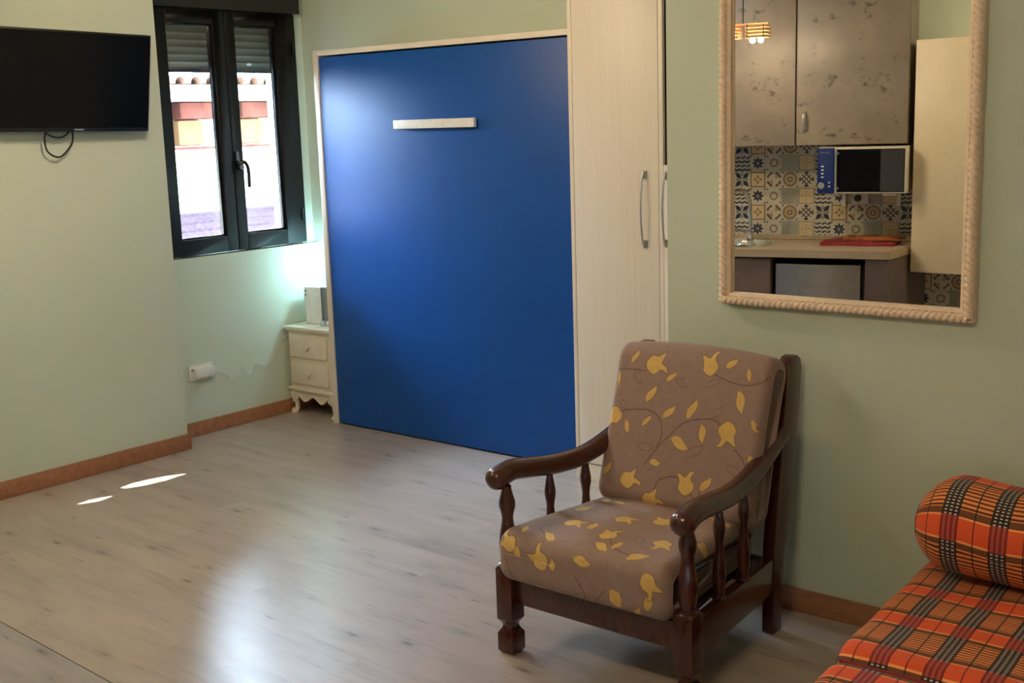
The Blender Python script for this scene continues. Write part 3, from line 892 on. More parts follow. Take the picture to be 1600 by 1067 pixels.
# rails
b = B(); b.box(-0.287, 0.287, 0.018, 0.046, 0.168, 0.250); b.build('front_rail', 'dark_walnut', ch, bevel=0.003)
for sx in (-1, 1):
    b = B()
    pl = [(sx * 0.333, 0.058), (sx * 0.303, 0.058), (sx * 0.248, 0.60), (sx * 0.280, 0.60)]
    b.prism(pl, 0.140, 0.252); b.build('side_rail', 'dark_walnut', ch, bevel=0.003)
b = B(); b.box(-0.24, 0.24, 0.605, 0.635, 0.15, 0.24); b.build('rear_rail', 'dark_walnut', ch, bevel=0.003)
b = B(); b.box(-0.24, 0.24, 0.705, 0.730, 0.74, 0.81); b.build('top_rail', 'dark_walnut', ch, bevel=0.004)
for i in range(4):
    x = -0.15 + i * 0.10
    b = B(); n = 0
    b.prism([(0.626, 0.24), (0.636, 0.24), (0.726, 0.745), (0.716, 0.745)], x - 0.02, x + 0.02, 'x'); b.build('back_slat', 'dark_walnut', ch)
b = B(); b.prism([(-0.285, 0.048), (0.285, 0.048), (0.205, 0.60), (-0.205, 0.60)], 0.232, 0.246); b.build('seat_board', 'dark_walnut', ch)
# seat cushion
rs = random.Random(3)
sl_, so_, stu, sst = [], [], [], []
for (x, s_, x2, s2, hw) in [(-0.20, 0.135, -0.235, 0.155, 0.012), (-0.08, 0.11, -0.085, 0.148, 0.011), (-0.01, 0.16, 0.055, 0.155, 0.013), (0.12, 0.10, 0.155, 0.045, 0.020), (0.24, 0.06, 0.25, 0.12, 0.012), (-0.17, 0.03, -0.10, 0.02, 0.014), (0.19, 0.02, 0.215, 0.07, 0.010), (-0.10, 0.20, -0.16, 0.23, 0.012), (0.03, 0.23, 0.09, 0.20, 0.014), (0.16, 0.19, 0.22, 0.23, 0.013)]:
    sl_.append((x, s_, x2, s2, hw))
for i in range(20):
    x = rs.uniform(-0.28, 0.28); s_ = rs.uniform(0.24, 0.66); a = rs.uniform(0, 6.28); L = rs.uniform(0.045, 0.07)
    (sl_ if i % 3 else so_).append((x, s_, x + L * math.cos(a), s_ + L * math.sin(a), rs.uniform(0.009, 0.015)))
stu = [(-0.10, 0.125, -0.17, 0.14), (-0.225, 0.165, -0.285, 0.15), (0.05, 0.27, 0.0, 0.32), (-0.16, 0.32, -0.10, 0.36), (0.18, 0.34, 0.24, 0.30), (-0.04, 0.42, 0.02, 0.46), (0.12, 0.47, 0.06, 0.52), (-0.2, 0.46, -0.25, 0.5), (0.22, 0.15, 0.28, 0.13)]
sst = [[(-0.26, 0.11), (-0.24, 0.06), (-0.21, -0.0)], [(0.0, 0.11), (0.03, 0.06), (0.0, 0.02)], [(0.10, 0.09), (0.06, 0.04), (0.03, 0.0)], [(0.05, 0.27), (0.1, 0.22), (0.18, 0.2)], [(-0.16, 0.32), (-0.2, 0.26), (-0.12, 0.2)]]
def seat_wob(V):
    x, y, z = V[..., 0], V[..., 1], V[..., 2]
    V[..., 2] = z + 0.004 * np.sin(9 * x + 5 * y) * (z > 0.1) - 0.014 * np.clip((y - 0.15) / 0.3, 0, 1) * (z > 0.1)
    # narrower towards the back rails
    V[..., 0] = x * (1 - 0.17 * np.clip(y / 0.55, 0, 1))
    return V
sc_ = cushion_mesh('seat_cushion', 0.605, 0.60, 0.165, 0.048, 0.0028, 0.012, 0.035, parent=ch, wob=seat_wob, print_fn=make_print(sl_, so_, stu, sst))
sc_.location = (-0.014, -0.032, 0.2505)
# back cushion: built lying with its print side as the loop's front, then tilted
def back_fn(u, v):
    # loop starts at the front bottom: u runs -w/2..w/2
    return back_print(u + 0.275, v - 0.035)
def back_wob(V):
    z = V[..., 2]
    V[..., 1] += 0.006 * np.sin(6 * V[..., 0] + 9 * z)
    return V
bc = cushion_mesh('back_cushion', 0.562, 0.125, 0.515, 0.045, 0.0022, 0.022, 0.028, parent=ch, wob=back_wob, print_fn=back_fn)
bc.location = (0.006, 0.425, 0.402); bc.rotation_euler = (R(-17.0), 0, 0)

# ------------------------------------------------------------------ sofa bed and bolster
sf = thing('sofa_bed', 'low sofa bed under an orange plaid cover', 'sofa', (0, 0, 0))
SX0, SX1 = -1.213, 0.85
SU = (SX0 + SX1) / 2 + 1.09 + 0.132 * 0.18 + 0.132 * 20   # puts a dark band at x = -1.09
def wrinkle(amp, seed, yo=0.0):
    rg = np.random.RandomState(seed)
    ws = [(rg.uniform(4, 26), rg.uniform(4, 26), rg.uniform(0, 6.28), rg.uniform(0.3, 1)) for _ in range(9)]
    def fn(V):
        x, y, z = V[..., 0], V[..., 1], V[..., 2]
        d = sum(a * np.sin(kx * x + ky * y + p) for kx, ky, p, a in ws) / 9 * 2
        V[..., 2] = z + amp * d * (z > 0.05)
        V[..., 0] = x - 0.057 * (y + yo)      # the bed stands slightly askew
        return V
    return fn
ms = cushion_mesh('rear_mattress', SX1 - SX0, 0.80, 0.15, 0.045, 0.012, 0.012, 0.05, 'plaid_cloth', sf, wrinkle(0.007, 1), start=0.048, ushift=SU)
ms.location = ((SX0 + SX1) / 2, 2.67, 0.153)
ms2 = cushion_mesh('front_mattress', SX1 - SX0, 0.72, 0.14, 0.045, 0.012, 0.012, 0.05, 'plaid_cloth', sf, wrinkle(0.007, 2, -0.72), start=0.12, ushift=SU)
ms2.location = ((SX0 + SX1) / 2 + 0.005, 1.95, 0.150)
b = B(); b.tube([(SX0 + 0.03, 2.669, 0.276), (SX1 - 0.03, 2.669, 0.276)], 0.006, 8); b.build('piping', 'plaid_cloth', sf, smooth=True)
B().box(SX0 + 0.03, SX1 - 0.03, 1.98, 3.44, 0.06, 0.15).build('base_frame', 'dark_walnut', sf, bevel=0.006)
for x in (SX0 + 0.1, SX1 - 0.1):
    for y in (2.04, 3.36):
        b = B(); b.lathe([(0.025, 0.001), (0.03, 0.02), (0.03, 0.06)], 14, (x, y, 0)); b.build('foot', 'dark_walnut', sf, smooth=True)
def bol_wob(V):
    V[..., 2] += 0.006 * np.sin(7 * V[..., 0] + 1.0) + 0.004 * np.sin(23 * V[..., 0]) * (V[..., 2] > 0.1)
    return V
bo = cushion_mesh('bolster', 1.75, 0.285, 0.258, 0.118, 0.008, 0.006, 0.125, 'plaid_cloth', None, bol_wob, start=0.02, ushift=1.75 / 2 - 1.222 + 1.09 + 0.132 * 0.18 + 0.132 * 20)
bo.location = (-1.236 + 1.75 / 2, 3.172, 0.324)
tag(bo, 'long orange plaid bolster lying on the sofa bed by the wall', 'cushion')

# ------------------------------------------------------------------ mirror
MX0, MX1, MZ0, MZ1 = -2.016 * 0.978, -1.176 * 0.978, 1.008, 2.13
MP = YM - 0.020     # mirror surface
mr = thing('wall_mirror', 'large wall mirror in a cream rope-twist frame', 'mirror', ((MX0 + MX1) / 2, MP, MZ0))
hw_ = (MX1 - MX0) / 2; hh = MZ1 - MZ0
FWID = 0.050
B().box(-hw_ + FWID - 0.006, hw_ - FWID + 0.006, 0.0, 0.004, FWID - 0.016, hh - FWID + 0.006).build('mirror_glass', 'mirror_silver', mr)
B().box(-hw_ + 0.004, hw_ - 0.004, 0.005, 0.0195, 0.004, hh - 0.004).build('backing', 'cream_frame', mr)
def side_bar(p0, p1, inward):
    """mitred inner moulding from corner p0 to p1 (x,z), inward unit vector"""
    b = B()
    ax = Vector((p1[0] - p0[0], 0, p1[1] - p0[1])).normalized(); inn = Vector((inward[0], 0, inward[1]))
    prof = [(0.002, 0.018), (0.002, -0.012), (0.006, -0.014), (0.026, -0.014), (0.030, -0.020), (0.040, -0.014), (FWID - 0.012, -0.003), (FWID - 0.012, 0.004), (0.01, 0.018)]
    rings = []
    for p, s_ in ((p0, 1), (p1, -1)):
        rings.append([Vector((p[0], 0, p[1])) + inn * a + Vector((0, y, 0)) + ax * s_ * a for a, y in prof])
    n = len(prof)
    b.add(rings[0] + rings[1], [(i, (i + 1) % n, n + (i + 1) % n, n + i) for i in range(n)] + [tuple(range(n - 1, -1, -1)), tuple(range(n, 2 * n))])
    bm_o = b.build('frame_moulding', 'cream_frame', mr)
    # rope twist
    q = B(); L = (Vector((p1[0], 0, p1[1])) - Vector((p0[0], 0, p0[1]))).length - 0.03
    r0 = 0.0115; seg = 20; nl = int(L / 0.0022)
    vs_ = []; fs = []
    c0 = Vector((p0[0], -0.0165, p0[1])) + inn * 0.0155 + ax * 0.015
    for i in range(nl + 1):
        s_ = L * i / nl
        for j in range(seg):
            t = 2 * math.pi * j / seg
            ph = 2 * math.pi * s_ / 0.0195
            r = r0 * (0.66 + 0.44 * abs(math.cos((t * 2 - ph) / 2)) ** 0.7)
            vs_.append(c0 + ax * s_ + inn * (1.15 * r * math.cos(t)) + Vector((0, r * math.sin(t), 0)))
    for i in range(nl):
        for j in range(seg):
            jj = (j + 1) % seg
            fs.append((i * seg + j, i * seg + jj, (i + 1) * seg + jj, (i + 1) * seg + j))
    q.add(vs_, fs)
    return q.build('rope_twist', 'cream_frame', bm_o, smooth=True)
side_bar((-hw_, 0), (hw_, 0), (0, 1))
side_bar((hw_, hh), (-hw_, hh), (0, -1))
side_bar((-hw_, hh), (-hw_, 0), (1, 0))
side_bar((hw_, 0), (hw_, hh), (-1, 0))

# ------------------------------------------------------------------ kitchen (seen in the mirror), local x along the wall, y into the wall
ELX, ELY = -0.972, 0.235
KP = Vector((-2.427, 2 * MP - 5.972, 0))
KR = math.atan2(ELY, ELX)
def kthing(name, label, cat, a, d, z, group=None):
    p = KP + Vector((ELX, ELY, 0)) * a + Vector((-ELY, ELX, 0)) * d
    return thing(name, label, cat, (p.x, p.y, z), KR, group)
KD = 0.56
kw = bpy.data.objects.new('wall_kitchen', None); col.objects.link(kw); kw.location = KP; kw.rotation_euler = (0, 0, KR); kw['kind'] = 'structure'
kw['label'] = 'green kitchen wall with a patterned tile splashback'
B().box(-1.15, 3.1, KD, KD + 0.10, 0, CE).build('wall_plaster', 'green_paint', kw)
# tiles: two rows of five designs
TWD, THT = 0.0925, 0.0935
def ngon(cx, cy, r, n, a0=0.0): return [(cx + r * math.cos(a0 + 2 * math.pi * i / n), cy + r * math.sin(a0 + 2 * math.pi * i / n)) for i in range(n)]
def ringp(cx, cy, r0, r1, n=16):
    a, b = ngon(cx, cy, r0, n), ngon(cx, cy, r1, n)
    return [[a[i], b[i], b[(i + 1) % n], a[(i + 1) % n]] for i in range(n)]
def rect(x0, x1, y0, y1): return [(x0, y0), (x1, y0), (x1, y1), (x0, y1)]
def petal(cx, cy, a, l0, l1, wd_):
    c_, s_ = math.cos(a), math.sin(a)
    return [(cx + c_ * u - s_ * v, cy + s_ * u + c_ * v) for u, v in ((l0, 0), ((l0 + l1) / 2, -wd_), (l1, 0), ((l0 + l1) / 2, wd_))]
def bar(x0, y0, x1, y1, wd_):
    L = math.hypot(x1 - x0, y1 - y0); nx_, ny_ = -(y1 - y0) / L * wd_, (x1 - x0) / L * wd_
    return [(x0 + nx_, y0 + ny_), (x0 - nx_, y0 - ny_), (x1 - nx_, y1 - ny_), (x1 + nx_, y1 + ny_)]
W_, C_, N_, O_, BR_, G_ = 0, 1, 2, 3, 4, 5
def design(kind):
    out = []; base = W_
    q = math.pi / 4
    if kind == 'petal':
        for i in range(4): out.append((petal(0, 0, q + i * 2 * q, 0.05, 0.62, 0.15), N_))
        for i in range(4): out.append((petal(0, 0, i * 2 * q, 0.10, 0.46, 0.085), G_))
        out.append((ngon(0, 0, 0.06, 8), O_))
    elif kind == 'sun':
        base = C_
        for r in (rect(-.46, .46, .41, .46), rect(-.46, .46, -.46, -.41), rect(-.46, -.41, -.41, .41), rect(.41, .46, -.41, .41)): out.append((r, BR_))
        for i in range(8): out.append((petal(0, 0, i * q, 0.06, 0.30 if i % 2 == 0 else 0.22, 0.05), BR_ if i % 2 == 0 else O_))
    elif kind == 'ribbon':
        base = W_
        for sx, sy, c_ in ((-1, 1, O_), (1, 1, BR_), (1, -1, O_), (-1, -1, BR_)):
            out.append((bar(sx * .12, sy * .42, sx * .42, sy * .12, 0.07), BR_))
            out.append((petal(sx * .17, sy * .17, 0, -0.15, 0.15, 0.15), c_ if c_ == O_ else W_))
    elif kind == 'medallion':
        for r in ringp(0, 0, 0.38, 0.44): out.append((r, BR_))
        for r in ringp(0, 0, 0.26, 0.37): out.append((r, O_))
        for i in range(8): out.append((petal(0, 0, i * q, 0.05, 0.24, 0.055), BR_))
        for sx in (-1, 1):
            for sy in (-1, 1): out.append((ngon(sx * .43, sy * .43, 0.05, 6), N_))
    elif kind == 'lattice':
        for o_ in (-0.3, 0.0, 0.3):
            out.append((bar(-.28 + o_ / 2, -.28 - o_ / 2, .28 + o_ / 2, .28 - o_ / 2, 0.032), N_))
            out.append((bar(-.28 + o_ / 2, .28 + o_ / 2, .28 + o_ / 2, -.28 + o_ / 2, 0.032), BR_))
        for sx in (-1, 1): out.append((petal(0, sx * .42, 0, -0.14, 0.14, 0.06), N_)); out.append((petal(sx * .42, 0, 0, -0.06, 0.06, 0.14), BR_))
    elif kind == 'cubes':
        for r in range(4):
            for c_ in range(3):
                cx, cy = -0.33 + c_ * 0.33, -0.375 + r * 0.25
                sh = 0.0
                out.append(([(cx - .165, cy + .06), (cx, cy - .02), (cx, cy - .125), (cx - .165, cy - .045)], N_))
                out.append(([(cx + .165, cy + .06), (cx, cy - .02), (cx, cy - .125), (cx + .165, cy - .045)], G_ if r % 2 else N_))
    elif kind == 'star':
        for i in range(8): out.append((petal(0, 0, i * q, 0.03, 0.40, 0.085), N_))
        for sx in (-1, 1):
            for sy in (-1, 1): out.append(([(sx * .49, sy * .49), (sx * .49, sy * .34), (sx * .34, sy * .49)], BR_))
    elif kind == 'ring':
        for i in range(12):
            a = 2 * math.pi * i / 12
            out.append((bar(.22 * math.cos(a - .17), .22 * math.sin(a - .17), .22 * math.cos(a + .17), .22 * math.sin(a + .17), 0.05), BR_))
        for sx in (-1, 1):
            for sy in (-1, 1): out.append((ngon(sx * .40, sy * .40, 0.05, 6), N_))
    elif kind == 'scales':
        for i in range(5):
            for j in range(5):
                cx, cy = -0.4 + i * 0.2, -0.4 + j * 0.2
                for r in ringp(cx, cy, 0.062, 0.098, 8): out.append((r, G_))
    elif kind == 'cross':
        base = C_
        for r in (rect(-.47, .47, .43, .47), rect(-.47, .47, -.47, -.43), rect(-.47, -.43, -.43, .43), rect(.43, .47, -.43, .43)): out.append((r, G_))
        for i in range(4): out.append((petal(0, 0, i * 2 * q, 0.08, 0.14, 0.03), BR_)); out.append((petal(0, 0, i * 2 * q, 0.18, 0.29, 0.03), BR_))
        out.append((ngon(0, 0, 0.03, 4), N_))
    return base, out
TM = ['tile_white', 'tile_cream', 'tile_navy', 'tile_ochre', 'tile_brown', 'tile_grey']
EVEN = ['petal', 'sun', 'ribbon', 'medallion', 'lattice']
ODD = ['cubes', 'star', 'ring', 'scales', 'cross']
def tile_mesh(kind):
    base, out = design(kind)
    b = B(); b.cur = base
    hx, hz = TWD / 2 - 0.0006, THT / 2 - 0.0006
    b.box(-hx, hx, 0.0, 0.005, -hz, hz)
    for i, (poly, c_) in enumerate(out):
        b.cur = c_
        P = [(max(-.5, min(.5, x)) * 2 * hx, max(-.5, min(.5, y)) * 2 * hz) for x, y in poly]
        y = -0.0002 - 0.00003 * i
        n = len(P)
        ar = sum(P[i_][0] * P[(i_ + 1) % n][1] - P[(i_ + 1) % n][0] * P[i_][1] for i_ in range(n))
        if ar < 0: P = P[::-1]
        b.add([(x, y, z) for x, z in P], [tuple(range(n))])
    o = b.build('tile', TM, kw)
    return o
protos = {}
for ci in range(-6, 18):
    a = 0.912 - ci * TWD                 # column 0 holds petal / cubes
    if a < -0.50 or a > 1.45: continue
    for ri in range(-1, 12):
        z = 0.96 + (5 - ri) * THT
        if z > 1.47: continue
        if z < 0.93 and a > -0.03: continue
        if z < 0.42: continue
        kind = (EVEN if ri % 2 == 0 else ODD)[ci % 5]
        if kind not in protos:
            o = tile_mesh(kind); protos[kind] = o
        else:
            o = dup(protos[kind], kw)
        o.location = (a, KD - 0.0052, z)

# worktop
wt = kthing('worktop', 'beige kitchen worktop reflected in the mirror', 'worktop', 0, 0, 0.86)
po_ = [(0.0, 0.0), (1.9, 0.0), (1.9, KD - 0.001), (-0.125, KD - 0.001)]
ho_ = ngon(0.885, 0.27, 0.222, 36)
fl_ = po_ + ho_[::-1]
tr_ = tessellate_polygon([[Vector((x, y, 0)) for x, y in po_], [Vector((x, y, 0)) for x, y in ho_[::-1]]])
n = len(fl_)
b = B(); fs = []
for t in tr_:
    p, q, u = (Vector((*fl_[i], 0)) for i in t)
    t = tuple(t) if (q - p).cross(u - p).z > 0 else tuple(t)[::-1]
    fs.append(tuple(i + n for i in t)); fs.append(t[::-1])
fs += [(i, (i + 1) % 4, n + (i + 1) % 4, n + i) for i in range(4)]
fs += [(4 + i, 4 + (i + 1) % 36, n + 4 + (i + 1) % 36, n + 4 + i) for i in range(36)]
b.add([(x, y, 0) for x, y in fl_] + [(x, y, 0.04) for x, y in fl_], fs)
b.build('slab', 'counter_top', wt)
b = B(); b.prism([(-0.004, -0.002), (0.003, -0.002), (-0.122, KD - 0.001), (-0.129, KD - 0.001)], -0.001, 0.041); b.build('end_strip', 'metal_trim', wt)
b = B(); b.box(-0.10, 1.9, KD - 0.03, KD - 0.002, 0.041, 0.052).box(-0.10, 1.9, KD - 0.014, KD - 0.006, 0.052, 0.066); b.build('upstand', 'metal_trim', wt, bevel=0.003)
# base units
bu = kthing('base_cabinet', 'dark grey-brown base cabinet under the sink', 'cabinet', 0.61, 0.02, 0)
B().box(0.0, 0.60, 0.02, KD - 0.03, 0.08, 0.858).build('carcass', 'cabinet_dark', bu)
B().box(0.003, 0.597, 0.0, 0.019, 0.085, 0.850).build('door', 'cabinet_dark', bu, bevel=0.002)
B().box(0.0, 0.60, 0.05, 0.07, 0.0, 0.08).build('plinth', 'dark_gap', bu)
ep = kthing('end_panel', 'grey-brown end panel closing the worktop beside the fridge', 'panel', 0, 0.01, 0)
b = B(); b.prism([(0.006, 0.0), (0.118, 0.0), (0.118, 0.02), (0.02, 0.02), (-0.10, KD - 0.04), (-0.115, KD - 0.04)], 0.0, 0.858); b.build('board', 'cabinet_dark', ep)
fr_ = kthing('mini_fridge', 'steel-fronted mini fridge under the worktop', 'fridge', 0.125, 0.03, 0)
B().box(0.005, 0.475, 0.04, 0.50, 0.0, 0.815).build('body', 'black_plastic', fr_)
pr = [(0.022, 0.04), (0.022, 0.010)] + [(0.022 + 0.44 * i / 12, 0.010 - 0.022 * math.sin(math.pi * i / 12)) for i in range(1, 12)] + [(0.462, 0.010), (0.462, 0.04)]
b = B(); b.prism(pr, 0.03, 0.822); b.build('door', 'brushed_steel', fr_, smooth=True)
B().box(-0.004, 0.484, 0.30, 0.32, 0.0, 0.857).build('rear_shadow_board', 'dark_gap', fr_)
# wall units
for a0, nm, lab in ((-0.042, 'right', 'concrete-look wall cabinet above the microwave'), (0.540, 'left', 'concrete-look wall cabinet above the tap')):
    wc = kthing('wall_cabinet', lab, 'cabinet', a0, 0.25, 1.437, 'concrete-look wall cabinets')
    B().box(0.0, 0.578, 0.022, KD - 0.25 - 0.001, 0.0, 0.90).build('carcass', 'concrete', wc)
    dr = B().box(0.003, 0.576, 0.0, 0.019, 0.002, 0.898).build('door', 'concrete', wc, bevel=0.001)
    hx = 0.533 if nm == 'right' else 0.04
    if nm == 'right':
        b = B(); b.tube(smooth_path([(hx, -0.002, 0.075), (hx, -0.022, 0.09), (hx, -0.028, 0.125), (hx, -0.022, 0.16), (hx, -0.002, 0.178)], 5), 0.009, 10, up=(1, 0, 0), flat=0.5)
        b.build('handle', 'silver', dr, smooth=True)
# microwave on wall brackets
mw = kthing('microwave', 'blue-fronted microwave mounted under the wall cabinet', 'microwave', -0.05, 0.17, 1.183)
B().box(0.0, 0.452, 0.022, 0.36, 0.0, 0.243).build('body', 'microwave_body', mw, bevel=0.004)
B().box(0.0, 0.362, 0.0, 0.021, 0.003, 0.240).build('door', 'microwave_body', mw, bevel=0.003)
B().box(0.007, 0.357, -0.0015, 0.001, 0.010, 0.232).build('door_glass', 'microwave_glass', mw)
B().box(0.010, 0.128, -0.0022, -0.0016, 0.014, 0.228).build('door_tint', 'dark_tint', mw)
bpanel = B().box(0.366, 0.452, 0.0, 0.021, 0.003, 0.240).build('control_panel', 'microwave_blue', mw, bevel=0.004)
for i in range(4):
    B().box(0.418, 0.433, -0.003, 0.0, 0.085 + i * 0.0185, 0.0925 + i * 0.0185).build('button', 'white_plastic', bpanel, bevel=0.002)
b = B(); b.lathe([(0.017, -0.014), (0.019, -0.006), (0.019, 0.0)], 20, (0.430, 0, 0.045), 'y'); b.build('knob', 'silver', bpanel, smooth=True)
for z in (0.040, 0.060): B().box(0.385, 0.394, -0.003, 0.0, z - 0.004, z + 0.004).build('button', 'white_plastic', bpanel)
for i, wd_ in enumerate((0.006, 0.005, 0.006, 0.005, 0.006, 0.005)):
    B().box(0.390 + i * 0.0085, 0.390 + i * 0.0085 + wd_, -0.0008, 0.0002, 0.214, 0.219).build('lettering', 'grey_plastic', bpanel)
b = B(); b.tube([(0.352, -0.022, 0.012), (0.352, -0.022, 0.228)], 0.007, 10)
b.lathe([(0.007, -0.02), (0.007, 0.0)], 10, (0.345, 0, 0.03), 'y').lathe([(0.007, -0.02), (0.007, 0.0)], 10, (0.345, 0, 0.212), 'y')
b.build('door_handle', 'silver', mw, smooth=True)
for i in range(6):
    for j in range(7):
        B().box(-0.0008, 0.0004, 0.20 + i * 0.02, 0.212 + i * 0.02, 0.05 + j * 0.016, 0.058 + j * 0.016).build('vent_slot', 'grey_plastic', mw)
for a, s_ in ((0.300, 'left'), (0.005, 'right')):
    br = kthing('microwave_bracket', 'white wall bracket carrying the control-panel end of the microwave' if s_ == 'left' else 'white wall bracket carrying the vented end of the microwave', 'bracket', a, 0.20, 1.182, 'microwave brackets')
    b = B(); b.box(-0.005, 0.065, 0.0, KD - 0.21, -0.012, 0.0); b.build('arm', 'white_plastic', br, bevel=0.005)
    b = B(); b.box(0.02, 0.04, KD - 0.225, KD - 0.207, -0.09, -0.012); b.build('wall_plate', 'white_plastic', br)
ws = kthing('kitchen_socket', 'white socket with black plug below the microwave', 'socket', 0.245, KD - 0.006, 1.135)
B().box(-0.045, 0.04, -0.008, -0.0005, -0.035, 0.035).build('plate', 'white_plastic', ws, bevel=0.002)
b = B(); b.lathe([(0.014, -0.048), (0.019, -0.03), (0.020, -0.0085)], 14, (0.01, 0, 0.0), 'y'); b.build('plug', 'black_plastic', ws, smooth=True)
# sink and tap
si = kthing('round_sink', 'round steel sink set in the worktop', 'sink', 0.885, 0.27, 0.9005)
prof = [(0.235, 0.0), (0.236, 0.004), (0.225, 0.007), (0.212, 0.004), (0.205, -0.02), (0.195, -0.032), (0.01, -0.033)]
b = B(); vs_ = []; fs = []
seg = 40
for r, z in prof:
    for i in range(seg):
        t = 2 * math.pi * i / seg; vs_.append((r * math.cos(t), r * math.sin(t) * 0.98, z))
for kx in range(len(prof) - 1):
    for i in range(seg):
        j = (i + 1) % seg; fs.append((kx * seg + i, kx * seg + j, kx * seg + seg + j, kx * seg + seg + i))
fs.append(tuple((len(prof) - 1) * seg + i for i in range(seg)))
b.add(vs_, fs); b.build('bowl', 'chrome', si, smooth=True)
ta = kthing('kitchen_tap', 'chrome gooseneck tap at the sink', 'tap', 0.822, 0.40, 0.9075)
b = B(); b.lathe([(0.024, 0.0), (0.024, 0.012), (0.017, 0.02), (0.015, 0.05)], 18); b.build('base', 'chrome', ta, smooth=True)
b = B(); b.tube(smooth_path([(0, 0, 0.04), (0, 0, 0.16), (0.003, -0.01, 0.225), (0.025, -0.04, 0.275), (0.055, -0.08, 0.285), (0.08, -0.115, 0.262), (0.09, -0.13, 0.215)], 7), 0.0105, 12); b.build('spout', 'chrome', ta, smooth=True)
b = B(); b.tube([(0.005, -0.005, 0.045), (0.05, -0.03, 0.06), (0.085, -0.05, 0.064)], [0.010, 0.007, 0.006], 10); b.build('lever', 'chrome', ta, smooth=True)
# folded towel
tw = kthing('folded_towel', 'folded red and brown towel on the worktop', 'towel', 0.03, 0.30, 0.9005)
def towel(name, x0, x1, y0, y1, z0, h, mat, seed):
    rg = random.Random(seed); nx_, ny_ = 30, 10
    b = B(); top = []; 
    for i in range(nx_ + 1):
        for j in range(ny_ + 1):
            u, v = i / nx_, j / ny_
            e = min(1, 5 * min(u, 1 - u, v, 1 - v) + 0.05)
            z = z0 + h * (0.45 + 0.55 * e ** 0.5) + 0.005 * math.sin(13 * u + 4 * v + seed) + 0.012 * max(0, 1 - abs(u - 0.93) / 0.06) * (1 - v)
            top.append((x0 + (x1 - x0) * u + 0.008 * math.sin(9 * v + seed), y0 + (y1 - y0) * v + 0.008 * math.sin(11 * u), z))
    bot = [(x, y, z0) for x, y, z in top]
    n = len(top); I = lambda i, j: i * (ny_ + 1) + j
    fs = []
    for i in range(nx_):
        for j in range(ny_):
            fs.append((I(i, j), I(i + 1, j), I(i + 1, j + 1), I(i, j + 1))); fs.append((n + I(i, j + 1), n + I(i + 1, j + 1), n + I(i + 1, j), n + I(i, j)))
    ring = [I(i, 0) for i in range(nx_ + 1)] + [I(nx_, j) for j in range(1, ny_ + 1)] + [I(i, ny_) for i in range(nx_ - 1, -1, -1)] + [I(0, j) for j in range(ny_ - 1, 0, -1)]
    for q_ in range(len(ring)):
        a_, c_ = ring[q_], ring[(q_ + 1) % len(ring)]
        fs.append((a_, n + a_, n + c_, c_))
    b.add(top + bot, fs)
    return b.build(name, mat, tw, smooth=True)
towel('lower_fold', -0.02, 0.36, -0.06, 0.15, 0.0, 0.022, 'towel_red', 1)
towel('upper_fold', -0.03, 0.26, 0.0, 0.16, 0.024, 0.018, 'towel_brown', 4)
# cream hanging unit at the end of the worktop
pc = KP + Vector((ELX, ELY, 0)) * (-0.075) + Vector((-ELY, ELX, 0)) * 0.28
hu = thing('hanging_unit', 'plain cream wall unit hanging beside the concrete cabinets', 'cabinet', (pc.x, pc.y, 0.765))
# in room axes: front runs along +x, back follows the oblique wall
kn = Vector((-ELY, ELX, 0))
def back_y(x):   # y offset (room axes) where the wall face is hit
    d_here = 0.28
    # d(x,y) = 0.28 + (x*kn.x + y*kn.y)
    return (KD - 0.008 - d_here - x * kn.x) / kn.y
b = B(); b.prism([(0.0, 0.0), (0.46, 0.0), (0.46, back_y(0.46)), (0.0, back_y(0.0))], 0.0, 1.195)
b.build('carcass', 'cream_panel', hu, bevel=0.003)
b = B(); b.box(0.001, 0.459, 0.001, 0.018, 0.002, 1.193); b.build('door', 'cream_panel', hu, bevel=0.002)

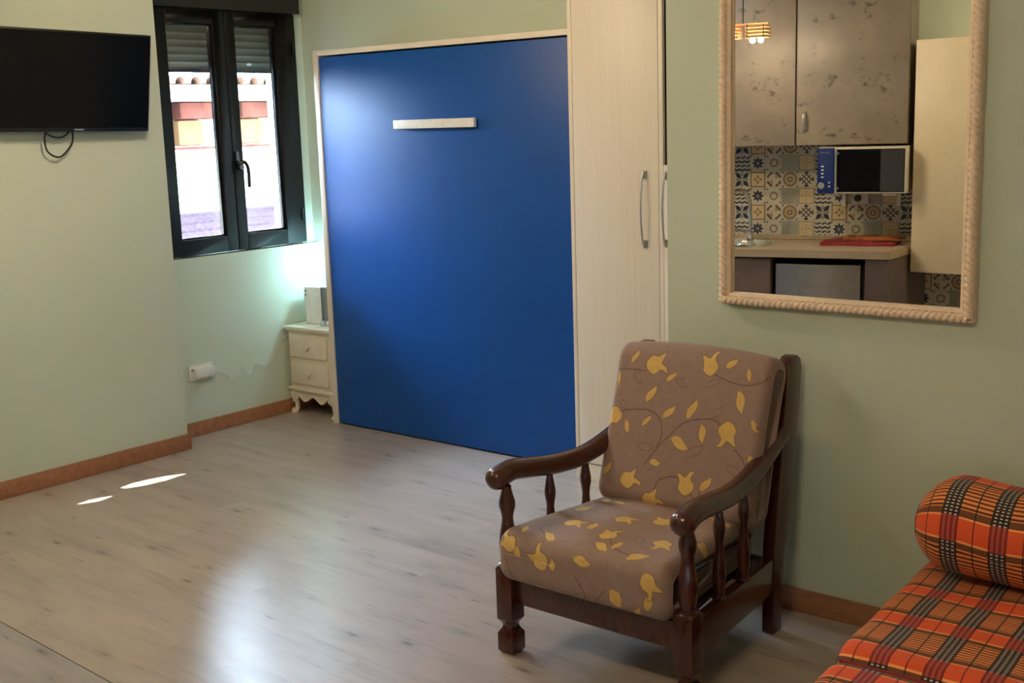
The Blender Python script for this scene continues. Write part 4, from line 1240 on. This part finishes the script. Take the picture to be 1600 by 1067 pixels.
# ------------------------------------------------------------------ lamps
def slat_lamp(name, label, loc, rz, k_, watts, drop, group):
    t = thing(name, label, 'lamp', loc, rz, group)
    bm_ = 'bulb_%d' % len(M)
    emissive(bm_, (255, 228, 188), watts / (math.pi * 4 * 4 * math.pi * (0.0155 * k_) ** 2))
    M[bm_].node_tree.nodes['Principled BSDF'].inputs['Emission Color'].default_value = (*WARM, 1)
    for sx in (-1, 1):
        x0 = sx * 0.078 * k_
        for i in range(4):
            z = 0.012 * k_ + i * 0.018 * k_
            b = B(); w2, d2 = 0.060 * k_, 0.045 * k_
            b.box(x0 - w2, x0 + w2, -d2, -d2 + 0.004 * k_, z, z + 0.013 * k_).box(x0 - w2, x0 + w2, d2 - 0.004 * k_, d2, z, z + 0.013 * k_)
            b.box(x0 - w2, x0 - w2 + 0.004 * k_, -d2, d2, z, z + 0.013 * k_).box(x0 + w2 - 0.004 * k_, x0 + w2, -d2, d2, z, z + 0.013 * k_)
            b.build('slat_frame', 'slat_wood', t)
        for cx in (-0.044, 0.044):
            b = B(); b.box(x0 + cx * k_ - 0.002 * k_, x0 + cx * k_ + 0.002 * k_, -0.047 * k_, -0.045 * k_, 0.01 * k_, 0.082 * k_); b.build('upright', 'upright_brown', t)
        for cx in (-0.022, 0.022):
            b = B(); b.sphere((x0 + cx * k_, -0.012 * k_, 0.0), 0.0155 * k_); b.build('bulb', bm_, t, smooth=True)
    b = B(); b.box(-0.14 * k_, 0.14 * k_, -0.012 * k_, 0.012 * k_, 0.080 * k_, 0.090 * k_); b.build('cross_bar', 'slat_wood', t)
    b = B(); b.tube([(0, 0, 0.09 * k_), (0, 0, drop)], 0.003, 8); b.build('cord', 'black_rubber', t)
    b = B(); b.lathe([(0.05, drop - 0.025), (0.05, drop - 0.001)], 20); b.build('ceiling_rose', 'slat_wood', t, smooth=True)
    return t
pk = KP + Vector((ELX, ELY, 0)) * 0.685 + Vector((-ELY, ELX, 0)) * (-0.28)
slat_lamp('reflected_lamp', 'small slatted wood lamp standing in for a reflected ceiling lamp', (pk.x, pk.y, 1.972), KR, 0.92, 10, CE - 1.972, None)  # hung here in place of a ceiling lamp reflected in the cabinet doors
slat_lamp('ceiling_lamp', 'large slatted wood ceiling lamp on the television side', (-3.75, 2.75, 2.36), 0.0, 2.0, 50, CE - 2.36, None)
slat_lamp('ceiling_lamp', 'added unseen slatted wood lamp brightening the sofa side', (-1.1, 0.9, 2.36), 0.0, 2.0, 48, CE - 2.36, None)  # unseen lamp added to warm and brighten the right wall and sofa
